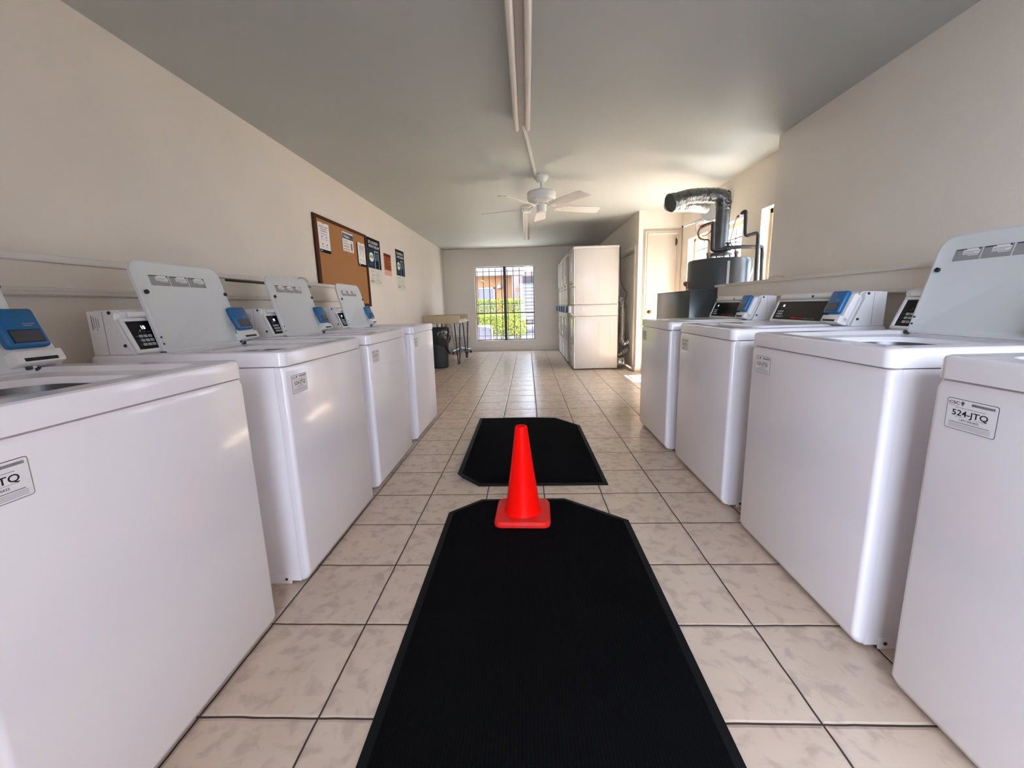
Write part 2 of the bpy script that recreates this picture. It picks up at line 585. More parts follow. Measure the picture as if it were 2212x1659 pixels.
def struct(name, mb, parent=None):
    o = obj(name, mb, parent)
    if parent is None:
        o['kind'] = 'structure'
    return o


def frame(origin, ex, ey, ez):
    ex, ey, ez = Vector(ex).normalized(), Vector(ey).normalized(), Vector(ez).normalized()
    o = Vector(origin)
    return Matrix(((ex.x, ey.x, ez.x, o.x), (ex.y, ey.y, ez.y, o.y), (ex.z, ey.z, ez.z, o.z), (0, 0, 0, 1)))


# ------------------------------------------------------------------ room shell
H = 2.38
XL, XR, XR2, XA = -1.37, 2.68, 2.87, 2.24      # left wall, near right wall, far right wall, alcove wall
YB, YF, YC, YD = 9.24, -1.9, 2.945, 5.66       # back wall, front wall, right corner, door wall

struct('floor', MB().box(XL - 0.2, XR2 + 0.25, YF - 0.1, YB + 0.15, -0.12, 0.0, 'tile'))
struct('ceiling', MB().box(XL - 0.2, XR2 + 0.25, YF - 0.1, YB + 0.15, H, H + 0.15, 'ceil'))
struct('wall_left', MB().box(XL - 0.15, XL, YF - 0.1, YB + 0.15, 0, H, 'wall'))

w = MB()
BX0, BX1, BZ0, BZ1 = -0.65, 0.745, 0.25, 1.975
w.box(XL, BX0, YB, YB + 0.15, 0, H, 'wall').box(BX1, XA, YB, YB + 0.15, 0, H, 'wall')
w.box(BX0, BX1, YB, YB + 0.15, 0, BZ0, 'wall').box(BX0, BX1, YB, YB + 0.15, BZ1, H, 'wall')
struct('wall_back', w)

struct('wall_right_near', MB().box(XR, XR + 0.19, YF - 0.1, YC, 0, H, 'wall'))

WZ0, WZ1 = 0.60, 1.92
SW = ((2.96, 3.50), (3.86, 4.53), (4.75, 5.40))
w = MB()
w.box(XR2, XR2 + 0.15, YC, YD, 0, WZ0, 'wall').box(XR2, XR2 + 0.15, YC, YD, WZ1, H, 'wall')
ys = [YC] + [y for a in SW for y in a] + [YD]
for i in range(0, len(ys), 2):
    w.box(XR2, XR2 + 0.15, ys[i], ys[i + 1], WZ0, WZ1, 'wall')
struct('wall_right_far', w)

DX0, DX1, DZ = 2.375, 2.815, 2.045
w = MB()
w.box(XA, DX0, YD, YD + 0.12, 0, H, 'wall').box(DX1, XR2 + 0.15, YD, YD + 0.12, 0, H, 'wall')
w.box(DX0, DX1, YD, YD + 0.12, DZ, H, 'wall')
struct('wall_utility', w)
LY0, LY1, LZ = 5.86, 6.95, 1.86
w = MB()
w.box(XA, XA + 0.12, YD + 0.12, LY0, 0, H, 'wall').box(XA, XA + 0.12, LY1, YB + 0.15, 0, H, 'wall')
w.box(XA, XA + 0.12, LY0, LY1, LZ, H, 'wall')
struct('wall_alcove', w)
w = MB()
w.box(XL, 0.2, YF - 0.1, YF, 0, H, 'wall').box(2.6, XR, YF - 0.1, YF, 0, H, 'wall')
w.box(0.2, 2.6, YF - 0.1, YF, 2.15, H, 'wall')
struct('wall_front', w)
# baseboards
struct('baseboard_back', MB().box(XL, XA, YB - 0.014, YB, 0, 0.10, 'trim', 0.004))
struct('baseboard_utility', MB().box(XA + 0.001, 2.318, YD - 0.012, YD, 0, 0.085, 'trim', 0.003))
struct('baseboard_alcove', MB().box(XA - 0.012, XA, YD - 0.01, LY0 - 0.06, 0, 0.085, 'trim', 0.003))

# utility door
d1 = struct('door_1', MB().box(DX0 + 0.004, DX1 - 0.004, YD + 0.03, YD + 0.07, 0.01, DZ - 0.004, 'door', 0.003))
cs = MB()
for k, (o_, d_) in enumerate(((0.062, 0.014), (0.046, 0.022), (0.014, 0.028))):
    i_ = (0.046, 0.014, 0.0)[k]
    cs.box(DX0 - o_, DX0 - i_, YD - d_, YD, 0, DZ + o_, 'door', 0.003)
    cs.box(DX1 + i_, DX1 + min(o_, 0.05), YD - d_, YD, 0, DZ + o_, 'door', 0.003)
    cs.box(DX0 - i_, DX1 + i_, YD - d_, YD, DZ + i_, DZ + o_, 'door', 0.003)
obj('door_casing', cs, d1)
kn = MB().lathe([(0.026, 0), (0.026, 0.004), (0.011, 0.008), (0.011, 0.03), (0.024, 0.038), (0.028, 0.052), (0.02, 0.062), (0.004, 0.065)],
                (0, 0, 0), 'knob', 20, T=frame((2.428, YD + 0.03, 0.915), (1, 0, 0), (0, 0, 1), (0, -1, 0)))
obj('door_knob', kn, d1, label='round bronze knob')
hg = MB().prism([(0, -0.055), (0.02, -0.035), (0.028, 0), (0.02, 0.035), (0, 0.055)], 'y', -0.012, 0, 'darkgap',
                T=Matrix.Translation((2.79, YD + 0.03, 1.93)))
obj('door_stop', hg, d1, label='dark half-round stop near the top corner')

# louvred closet door beside the dryers
d2 = struct('door_2', MB().box(XA + 0.03, XA + 0.06, LY0, LY1, 0.01, LZ, 'trim'))
lv = MB()
n_ = 16
for i in range(n_):
    y0 = LY0 + 0.03 + (LY1 - LY0 - 0.06) * i / n_
    lv.box(XA + 0.008, XA + 0.03, y0, y0 + (LY1 - LY0 - 0.06) / n_ * 0.68, 0.06, LZ - 0.05, 'trim', 0.004)
obj('slat_panel', lv, d2)
cs = MB()
cs.box(XA - 0.016, XA, LY0 - 0.065, LY0, 0.0, LZ + 0.065, 'trim', 0.004)
cs.box(XA - 0.016, XA, LY1, LY1 + 0.065, 0.0, LZ + 0.065, 'trim', 0.004)
cs.box(XA - 0.016, XA, LY0, LY1, LZ, LZ + 0.065, 'trim', 0.004)
obj('door_casing', cs, d2)

# plumbing chases behind the washers: low panel, box and cap
w = MB()
w.box(XL, -1.20, YF, 3.10, 0, 1.15, 'wall')
w.box(XL, -1.185, YF, 1.55, 1.15, 1.262, 'wall')
w.box(XL, -1.185, 1.55, 2.55, 1.15, 1.247, 'wall')
w.box(XL, -1.185, 2.55, 3.12, 1.15, 1.262, 'wall')
struct('trim_1', w)
struct('trim_2', MB().box(XL, -1.165, YF, 3.14, 1.262, 1.290, 'trim', 0.004))
struct('trim_3', MB().tube([(-1.190, YF, 1.152), (-1.190, 3.11, 1.152)], 0.012, 'trim', 10)
       .box(-1.2, -1.178, YF, 3.11, 1.158, 1.172, 'trim', 0.004))
w = MB()
w.box(2.40, XR, YF, 2.78, 0, 1.075, 'wall')
w.box(2.33, XR, YF, 2.90, 1.075, 1.178, 'wall')
w.loft([[(2.33, y, 1.095), (2.345, y, 1.08), (2.47, y, 1.075), (2.47, y, 1.178), (2.33, y, 1.178)] for y in (2.90, 3.12)], 'wall')
struct('trim_4', w)
struct('trim_5', MB().box(2.31, XR, YF, 2.94, 1.178, 1.200, 'trim', 0.004).box(2.31, 2.50, 2.94, 3.15, 1.178, 1.200, 'trim', 0.004))
struct('trim_6', MB().tube([(2.332, YF, 1.083), (2.332, 2.9, 1.083)], 0.010, 'trim', 10))

# ------------------------------------------------------------------ windows
wn = struct('window_1', MB().box(BX0, BX0 + 0.018, YB + 0.08, YB + 0.12, BZ0, BZ1, 'winmetal').box(BX1 - 0.018, BX1, YB + 0.08, YB + 0.12, BZ0, BZ1, 'winmetal')
            .box(BX0, BX1, YB + 0.08, YB + 0.12, BZ0, BZ0 + 0.02, 'winmetal').box(BX0, BX1, YB + 0.08, YB + 0.12, BZ1 - 0.015, BZ1, 'winmetal'))
obj('window_mullion', MB().box(0.02, 0.085, YB + 0.05, YB + 0.125, BZ0, BZ1, 'winmetal', 0.004), wn)
obj('window_rail', MB().box(BX0, BX1, YB + 0.07, YB + 0.115, 0.885, 0.912, 'winmetal', 0.003), wn)
for a, b in ((BX0 + 0.018, 0.02), (0.085, BX1 - 0.018)):
    for c, d in ((BZ0 + 0.02, 0.885), (0.912, BZ1 - 0.015)):
        obj('window_pane', MB().box(a, b, YB + 0.098, YB + 0.102, c, d, 'glass'), wn)

g = thing('security_grille', 'dark wrought iron security bars outside the back window', 'window bars', (0.05, 9.5, 0.2))
T = Matrix.Translation((-0.05, -9.5, -0.2))
fr = MB(); fr.T = T
for z in (0.35, 1.12, 1.885):
    fr.box(BX0 - 0.05, BX1 + 0.05, 9.492, 9.508, z - 0.007, z + 0.007, 'iron')
for x in (BX0 - 0.05, BX1 + 0.05):
    fr.box(x - 0.01, x + 0.01, 9.40, 9.508, 0.2, 1.98, 'iron')
obj('grille_frame', fr, g)
for i in range(11):
    x = -0.622 + i * 0.1475 - (0.012 if i > 4 else 0)
    b = MB(); b.T = T
    b.box(x - 0.0085, x + 0.0085, 9.494, 9.506, 0.2, 1.96, 'iron')
    for zc in (0.62, 1.45):
        for k in range(5):
            b.box(x - 0.009, x + 0.009, 9.490, 9.510, zc + k * 0.05, zc + k * 0.05 + 0.02, 'iron', 0.002)
    obj('bar', b, g)


def spiral(cx, cz, R, turns, flip=1, a0=0.0):
    return [(cx + flip * R * (1 - t) * math.cos(a0 + t * turns * 2 * math.pi), 9.485, cz + R * (1 - t) * math.sin(a0 + t * turns * 2 * math.pi))
            for t in [i / 26 for i in range(24)]]


for (cx, cz, fl) in ((-0.52, 1.64, 1), (-0.50, 1.17, 1), (-0.36, 1.17, -1), (-0.50, 0.50, 1), (-0.36, 0.50, -1), (0.44, 1.22, -1)):
    b = MB(); b.T = T
    b.tube(spiral(cx, cz, 0.055, 1.4, fl), 0.004, 'iron', 6)
    obj('scroll', b, g)

for k, (a, b) in enumerate(SW):
    f_ = MB()
    fx0, fx1 = XR2 + 0.085, XR2 + 0.135
    f_.box(fx0, fx1, a, a + 0.045, WZ0, WZ1, 'winwood', 0.003).box(fx0, fx1, b - 0.045, b, WZ0, WZ1, 'winwood', 0.003)
    f_.box(fx0, fx1, a, b, WZ0, WZ0 + 0.045, 'winwood', 0.003).box(fx0, fx1, a, b, WZ1 - 0.045, WZ1, 'winwood', 0.003)
    wf = struct('window_%d' % (k + 2), f_)
    s_ = MB()
    m_ = (a + b) / 2
    s_.box(fx0 + 0.01, fx1 - 0.01, m_ - 0.012, m_ + 0.012, WZ0 + 0.045, WZ1 - 0.045, 'ironlite')
    for z in (0.95, 1.25, 1.52, 1.75):
        s_.box(fx0 + 0.01, fx1 - 0.01, a + 0.045, b - 0.045, z - 0.008, z + 0.008, 'ironlite')
    obj('window_muntin', s_, wf)
    obj('window_pane', MB().box(fx1 - 0.012, fx1 - 0.008, a + 0.045, b - 0.045, WZ0 + 0.045, WZ1 - 0.045, 'glass'), wf)

# ------------------------------------------------------------------ washers
MC = {}


def cached(key, fn):
    if key not in MC:
        MC[key] = fn()
    return MC[key]


HW = 0.355
PS0 = Vector((0, 0.553, 0.925))
PS1 = Vector((0, 0.606, 1.055))
SL = (PS1 - PS0).length
CF = frame(PS0, (1, 0, 0), PS1 - PS0, (0, -(PS1 - PS0).z, (PS1 - PS0).y))   # u, s up the slope, n towards the front
LH = Vector((0, 0.540, 0.915))
LT = Vector((0, 0.630, 1.275))
LL = (LT - LH).length
LF = frame(LH, (1, 0, 0), LT - LH, (0, -(LT - LH).z, (LT - LH).y))


def washer_meshes():
    R = {}
    # front panel: shallow pan with rounded vertical edges and tucked bottom
    loops = []
    for z, ins in ((0.012, 0.022), (0.02, 0.012), (0.045, 0.0), (0.845, 0.0), (0.862, 0.006), (0.866, 0.02)):
        loops.append([(x, y, z) for x, y in rrect(-HW + ins * 0.4, HW - ins * 0.4, ins, 0.036, (0.016, 0.001, 0.001, 0.016))])
    R['front_panel'] = MB().loft(loops, 'enamel').mesh('front_panel')
    c = MB()
    c.box(-HW + 0.004, HW - 0.004, 0.037, 0.70, 0.010, 0.864, 'enamel', 0.003)
    c.box(-HW + 0.02, HW - 0.02, 0.03, 0.69, 0.012, 0.866, 'darkgap')
    for s in (-1, 1):
        x = s * (HW - 0.004)
        a, b = sorted((x, x + s * 0.0022))
        # pressed outline of the side panel
        c.box(a, b, 0.235, 0.238, 0.09, 0.80, 'enamel')
        c.box(a, b, 0.235, 0.62, 0.80, 0.803, 'enamel')
        c.box(a, b, 0.235, 0.62, 0.088, 0.091, 'enamel')
        c.box(min(x, x + s * 0.004), max(x, x + s * 0.004), 0.075, 0.62, 0.0, 0.040, 'enamel', 0.0018)
        c.cyl((x + s * 0.003, 0.095, 0.02), (x + s * 0.0065, 0.095, 0.02), 0.0055, 'screw', n=12)
        for yy in (0.08, 0.62):
            c.cyl((s * 0.28, yy, 0), (s * 0.28, yy, 0.03), 0.022, 'rubber', n=12)
    R['cabinet'] = c.mesh('cabinet')
    # top deck with sloped recess and tub opening
    def lp(x0, x1, y0, y1, z, r):
        return [(x, y, z) for x, y in rrect(x0, x1, y0, y1, r, 6)]
    W = HW + 0.002
    d = MB()
    d.loft([lp(-W, W, -0.004, 0.722, 0.868, 0.030), lp(-W, W, -0.004, 0.722, 0.910, 0.030), lp(-W + .003, W - .003, -0.001, 0.719, 0.918, 0.028),
            lp(-W + .010, W - .010, 0.006, 0.712, 0.9215, 0.024), lp(-0.285, 0.285, 0.062, 0.548, 0.9215, 0.05),
            lp(-0.262, 0.262, 0.078, 0.545, 0.908, 0.05), lp(-0.205, 0.205, 0.125, 0.49, 0.903, 0.10),
            lp(-0.195, 0.195, 0.135, 0.48, 0.892, 0.10), lp(-0.195, 0.195, 0.135, 0.48, 0.872, 0.10)], 'enamel', True, False)
    R['top_deck'] = d.mesh('top_deck', 24)
    t = MB()
    t.loft([lp(-0.194, 0.194, 0.136, 0.479, 0.885, 0.10), lp(-0.19, 0.19, 0.14, 0.475, 0.80, 0.13), lp(-0.19, 0.19, 0.14, 0.475, 0.60, 0.15)], 'drum', False, True)
    R['tub'] = t.mesh('tub')
    a_ = MB().lathe([(0.10, 0.602), (0.085, 0.63), (0.05, 0.70), (0.042, 0.80), (0.036, 0.83), (0.01, 0.838)], (0, 0.307, 0), 'plast', 24)
    for q in range(4):
        a_.box(0.04, 0.115, -0.006, 0.006, 0.605, 0.72, 'plast', 0.003, T=Matrix.Translation((0, 0.307, 0)) @ Matrix.Rotation(q * math.pi / 2 + 0.4, 4, 'Z'))
    R['agitator'] = a_.mesh('agitator')

    def lid():
        m = MB()
        o = rrect(-0.236, 0.236, 0.0, LL, (0.012, 0.055, 0.055, 0.012), 6)
        i1 = rrect(-0.228, 0.228, 0.008, LL - 0.008, (0.010, 0.048, 0.048, 0.010), 6)
        i2 = rrect(-0.206, 0.206, 0.02, LL - 0.03, (0.010, 0.040, 0.040, 0.010), 6)
        m.loft([[(x, y, -0.014) for x, y in i1], [(x, y, -0.008) for x, y in o], [(x, y, 0.004) for x, y in o],
                [(x, y, 0.006) for x, y in i1], [(x, y, 0.002) for x, y in i2]], 'lidin')
        return m
    R['lid'] = (lambda m: (setattr(m, 'v', [tuple(LF @ Vector(p)) for p in m.v]), m)[1])(lid()).mesh('lid', 16)
    # lid in closed position: rotate so that it lies on the recess
    CLF = frame((0, 0.545, 0.914), (1, 0, 0), (0, -1, 0), (0, 0, -1))
    m = lid()
    m.v = [tuple(CLF @ Vector(p)) for p in m.v]
    m.m = [m.mi('enamel')] * len(m.m)
    R['lid_closed'] = m.mesh('lid_closed', 16)
    s = MB(); s.T = LF
    zz = 0.0030
    s.quad(-0.168, 0.128, 0.268, 0.318, 'lidin', z=zz - 0.0004)
    for k in range(3):
        u0 = -0.165 + k * 0.098
        s.quad(u0, u0 + 0.094, 0.271, 0.314, 'midprint', z=zz)
        s.quad(u0 + 0.030, u0 + 0.088, 0.292, 0.312, 'paper', z=zz + 0.0004)
        s.quad(u0 + 0.004, u0 + 0.04, 0.309, 0.312, 'black', z=zz + 0.0006)
        s.quad(u0 + 0.034, u0 + 0.086, 0.3005, 0.3025, 'midprint', z=zz + 0.0006)
        s.quad(u0 + 0.032, u0 + 0.070, 0.2955, 0.2975, 'midprint', z=zz + 0.0006)
        s.quad(u0 + 0.050, u0 + 0.086, 0.287, 0.2895, 'paper', z=zz + 0.0004)
        s.ell(u0 + 0.085, 0.3095, 0.004, 0.003, 'black', z=zz + 0.0008, n=12)
    R['lid_sticker'] = s.mesh('lid_sticker')
    for nm, u, v_ in (('bumper_a', -0.205, 0.243), ('bumper_b', 0.226, 0.243)):
        b = MB(); b.T = LF
        b.cyl((u, v_, -0.002), (u, v_, 0.011), 0.0085, 'rubber', n=14)
        R[nm] = b.mesh('bumper')
    for nm, v_ in (('screw_a', 0.035), ('screw_b', 0.062)):
        b = MB(); b.T = LF
        b.cyl((-0.224, v_, 0.0), (-0.224, v_, 0.008), 0.004, 'screw', n=10)
        R[nm] = b.mesh('lid_screw')
    b = MB(); b.T = LF
    b.box(0.205, 0.222, 0.002, 0.075, -0.002, 0.010, 'screw', 0.003)
    R['hinge'] = b.mesh('hinge')
    for nm, u in (('pin_a', -0.245), ('pin_b', 0.228)):
        b = MB(); b.T = LF
        b.cyl((u, 0.0, 0.0), (u + 0.017, 0.0, 0.0), 0.008, 'screw', n=12)
        R[nm] = b.mesh('hinge_pin')
    # console
    k = MB()
    prof = [(0.553, 0.9225), (0.606, 1.053), (0.602, 1.062), (0.604, 1.076), (0.616, 1.085), (0.706, 1.083), (0.706, 0.9225)]
    k.prism(prof, 'x', -0.316, 0.316, 'plast')
    side = [(0.556, 0.9225), (0.609, 1.053), (0.606, 1.072), (0.618, 1.0815), (0.706, 1.080), (0.706, 0.9225)]
    k.prism(side, 'x', -0.342, -0.3165, 'plast')
    k.prism(side, 'x', 0.3165, 0.342, 'plast')
    for s_ in (-1, 1):
        for (v_, z_) in ((0.622, 1.074), (0.583, 0.955)):
            k.cyl((s_ * 0.3415, v_, z_), (s_ * 0.344, v_, z_), 0.0062, 'screw', n=12)
        a, b_ = sorted((s_ * 0.342, s_ * 0.3428))
        k.box(a, b_, 0.648, 0.6488, 0.925, 1.08, 'greyprint')
    R['console'] = k.mesh('console')
    k = MB()
    k.tube([(-0.30, 0.603, 1.066), (-0.29, 0.600, 1.067), (0.29, 0.600, 1.067), (0.30, 0.603, 1.066)], 0.0125, 'plast', 12)
    k.cyl((0.0, 0.592, 1.068), (0.0, 0.586, 1.068), 0.007, 'darkgap', n=12)
    R['console_ledge'] = k.mesh('console_ledge')
    k = MB(); k.T = CF
    for a in ((-0.334, 0.334, 0.0, 0.012), (-0.334, 0.334, SL - 0.016, SL - 0.004), (-0.334, -0.318, 0.012, SL - 0.016), (0.305, 0.334, 0.012, SL - 0.016)):
        k.box(*a, 0.0, 0.007, 'plast', 0.002)
    R['bezel'] = k.mesh('bezel')
    k = MB(); k.T = CF
    k.box(-0.318, 0.305, 0.012, SL - 0.016, 0.0005, 0.003, 'panel')
    z = 0.0034
    k.text('10', -0.262, 0.092, 0.020, 'led', z=z, width=0.016)
    k.ell(-0.274, 0.087, 0.001, 0.001, 'led', z=z, n=8)
    k.text('SPEED QUEEN', -0.135, 0.019, 0.0125, 'red', z=z, width=0.105)
    k.text('COMMERCIAL LAUNDRY', -0.024, 0.020, 0.0085, 'midprint', z=z, width=0.10)
    for r_ in range(3):
        k.quad(-0.306, -0.297, 0.030 + r_ * 0.0165, 0.0315 + r_ * 0.0165, 'greyprint', z=z)
        k.ell(-0.2935, 0.0305 + r_ * 0.0165, 0.0012, 0.0012, 'key', z=z, n=8)
    for q in range(4):
        k.quad(-0.285 + q * 0.02, -0.273 + q * 0.02, 0.080, 0.082, 'greyprint', z=z)
    R['control_panel'] = k.mesh('control_panel')
    k = MB(); k.T = CF
    k.box(-0.0075, 0.0075, -0.0052, 0.0052, 0.003, 0.0044, 'key', 0.0006)
    k.quad(-0.005, 0.005, -0.0008, 0.0008, 'greyprint', z=0.0046)
    R['button'] = k.mesh('button')
    k = MB(); k.T = CF
    k.box(-0.0075, 0.0075, -0.0052, 0.0052, 0.003, 0.0044, 'keyg', 0.0006)
    R['start_button'] = k.mesh('start_button')
    # warning print on the side of the console
    k = MB()
    for q in range(4):
        z0 = (1.015, 1.02, 1.01, 1.022)[q]
        k.box(-0.3428, -0.3424, 0.690 - q * 0.008, 0.6925 - q * 0.008, z0, 1.066 - q * 0.004, 'midprint' if q else 'greyprint')
    R['side_print'] = k.mesh('side_print')
    # card reader
    k = MB(); k.T = CF
    k.box(0.205, 0.318, 0.004, 0.150, 0.003, 0.034, 'plast', 0.006)
    k.box(0.196, 0.318, -0.004, 0.034, 0.003, 0.050, 'plast', 0.005)
    k.box(0.212, 0.296, 0.001, 0.011, 0.0485, 0.0505, 'darkgap')
    R['reader_mount'] = k.mesh('reader_mount')
    k = MB(); k.T = CF
    k.box(0.192, 0.298, 0.042, 0.158, 0.030, 0.058, 'blue', 0.010, seg=3)
    k.box(0.206, 0.284, 0.053, 0.092, 0.0575, 0.0586, 'darkgap')
    k.quad(0.230, 0.256, 0.142, 0.1445, 'teal2', z=0.0584)
    k.quad(0.226, 0.262, 0.128, 0.130, 'teal2', z=0.0584)
    k.quad(0.250, 0.280, 0.108, 0.1105, 'midprint', z=0.0584)
    k.quad(0.250, 0.272, 0.102, 0.1045, 'midprint', z=0.0584)
    R['card_reader'] = k.mesh('card_reader')
    k = MB(); k.T = CF
    k.box(0.209, 0.281, 0.056, 0.089, 0.058, 0.0594, 'screen')
    R['reader_screen'] = k.mesh('reader_screen')
    return R


def service_label(code):
    """asset sticker in local XY: 0.108 x 0.068"""
    k = MB()
    T = frame((-0.315, 0.0, 0.757), (1, 0, 0), (0, 0, 1), (0, -1, 0))
    k.T = T
    w_, h_ = 0.108, 0.070
    k.loft([[(x, y, 0.0) for x, y in rrect(0, w_, 0, h_, 0.005)], [(x, y, 0.0006) for x, y in rrect(0, w_, 0, h_, 0.005)]], 'black')
    k.loft([[(x, y, 0.0006) for x, y in rrect(0.0011, w_ - 0.0011, 0.0011, h_ - 0.0011, 0.0042)],
            [(x, y, 0.0009) for x, y in rrect(0.0011, w_ - 0.0011, 0.0011, h_ - 0.0011, 0.0042)]], 'paper')
    z = 0.00125
    k.text('CSC', 0.004, 0.0575, 0.0095, 'black', width=0.024, z=z)
    k.quad(0.004, 0.026, 0.0535, 0.0545, 'midprint', z=z)
    k.add([(0.030, 0.0625, z), (0.0345, 0.0665, z), (0.039, 0.0625, z), (0.0345, 0.0545, z)], [(0, 3, 2, 1)], 'slate')
    for q in range(24):
        k.quad(0.054 + q * 0.0020, 0.0553 + q * 0.0020, 0.0590, 0.0645, 'greyprint', z=z)
    k.quad(0.020, 0.086, 0.0500, 0.0508, 'greyprint', z=z)
    k.text(code, 0.014, 0.0325, 0.0185, 'black', width=0.077, z=z)
    k.quad(0.020, 0.040, 0.0288, 0.0296, 'midprint', z=z)
    k.quad(0.062, 0.088, 0.0288, 0.0296, 'midprint', z=z)
    k.text('1-877-264-6622', 0.032, 0.0215, 0.0058, 'greyprint', width=0.042, z=z)
    k.quad(0.010, 0.096, 0.0160, 0.0172, 'greyprint', z=z)
    for q in range(4):
        k.quad(0.009, 0.099, 0.0048 + q * 0.0026, 0.0056 + q * 0.0026, 'midprint', z=z)
    return k


WM = washer_meshes()


def washer(label, loc, rot, code, open_lid, tag_shift=0.0, lid_shift=0.0):
    t = thing('washing_machine', label, 'washing machine', loc, rot, 'top-loading washers along the two walls')
    obj('cabinet', WM['cabinet'], t)
    obj('front_panel', WM['front_panel'], t)
    dk = obj('top_deck', WM['top_deck'], t)
    if open_lid:
        tb = obj('tub', WM['tub'], t)
        obj('agitator', WM['agitator'], tb)
        ld = obj('lid', WM['lid'], t, loc=(lid_shift, 0, 0), label='pale grey lid tilted up')
        obj('lid_sticker', WM['lid_sticker'], ld)
        obj('bumper', WM['bumper_a'], ld)
        obj('bumper', WM['bumper_b'], ld)
        obj('hinge', WM['hinge'], ld)
        for q in ('pin_a', 'pin_b'):
            obj('hinge_pin', WM[q], ld)
        for q in ('screw_a', 'screw_b'):
            obj('lid_screw', WM[q], ld)
    else:
        obj('lid', WM['lid_closed'], t)
    cn = obj('console', WM['console'], t)
    obj('console_ledge', WM['console_ledge'], cn)
    obj('bezel', WM['bezel'], cn)
    obj('side_print', WM['side_print'], cn)
    cp = obj('control_panel', WM['control_panel'], t, label='black control panel with red and grey lettering')
    for r_ in range(3):
        for c_ in range(3):
            b = obj('button', WM['button'], cp)
            p = CF.to_3x3() @ Vector((-0.283 + 0.019 * c_ + 0.0, 0.0310 + 0.0165 * r_, 0))
            b.location = p
    b = obj('start_button', WM['start_button'], cp)
    b.location = CF.to_3x3() @ Vector((-0.224, 0.0310, 0))
    obj('reader_mount', WM['reader_mount'], t)
    rd = obj('card_reader', WM['card_reader'], t, label='blue card reader')
    obj('reader_screen', WM['reader_screen'], rd)
    obj('service_label', service_label(code), t, loc=(tag_shift, 0, 0), label='white sticker reading ' + code)
    return t


QL, QR = math.pi / 2, -math.pi / 2
FXL, FXR = -0.303, 1.548
washer('white washer nearest the camera on the left, cut by the frame, lid up', (FXL, -0.022, 0), QL, '525-JTQ', True, -0.018, 0.025)
washer('white washer with raised lid and sticker 526-JTQ, second from the left front', (FXL, 0.905, 0), QL, '526-JTQ', True)
washer('white washer with raised lid just before the farthest one on the left', (FXL - 0.015, 1.775, 0), QL, '527-JTQ', True)
washer('farthest white washer on the left, its raised lid against the cork board', (FXL - 0.02, 2.70, 0), QL, '528-JTQ', True)
washer('white washer with sticker 524-JTQ, nearest the camera on the right', (FXR, -0.240, 0), QR, '524-JTQ', False)
washer('white washer with sticker 523-JTQ and raised lid on the right', (FXR, 0.595, 0), QR, '523-JTQ', True)
washer('closed white washer second from the far end on the right, showing its whole black panel', (FXR + 0.015, 1.515, 0), QR, '522-JTQ', False)
washer('farthest white washer on the right, below the end of the wall ledge', (FXR, 2.385, 0), QR, '521-JTQ', False)

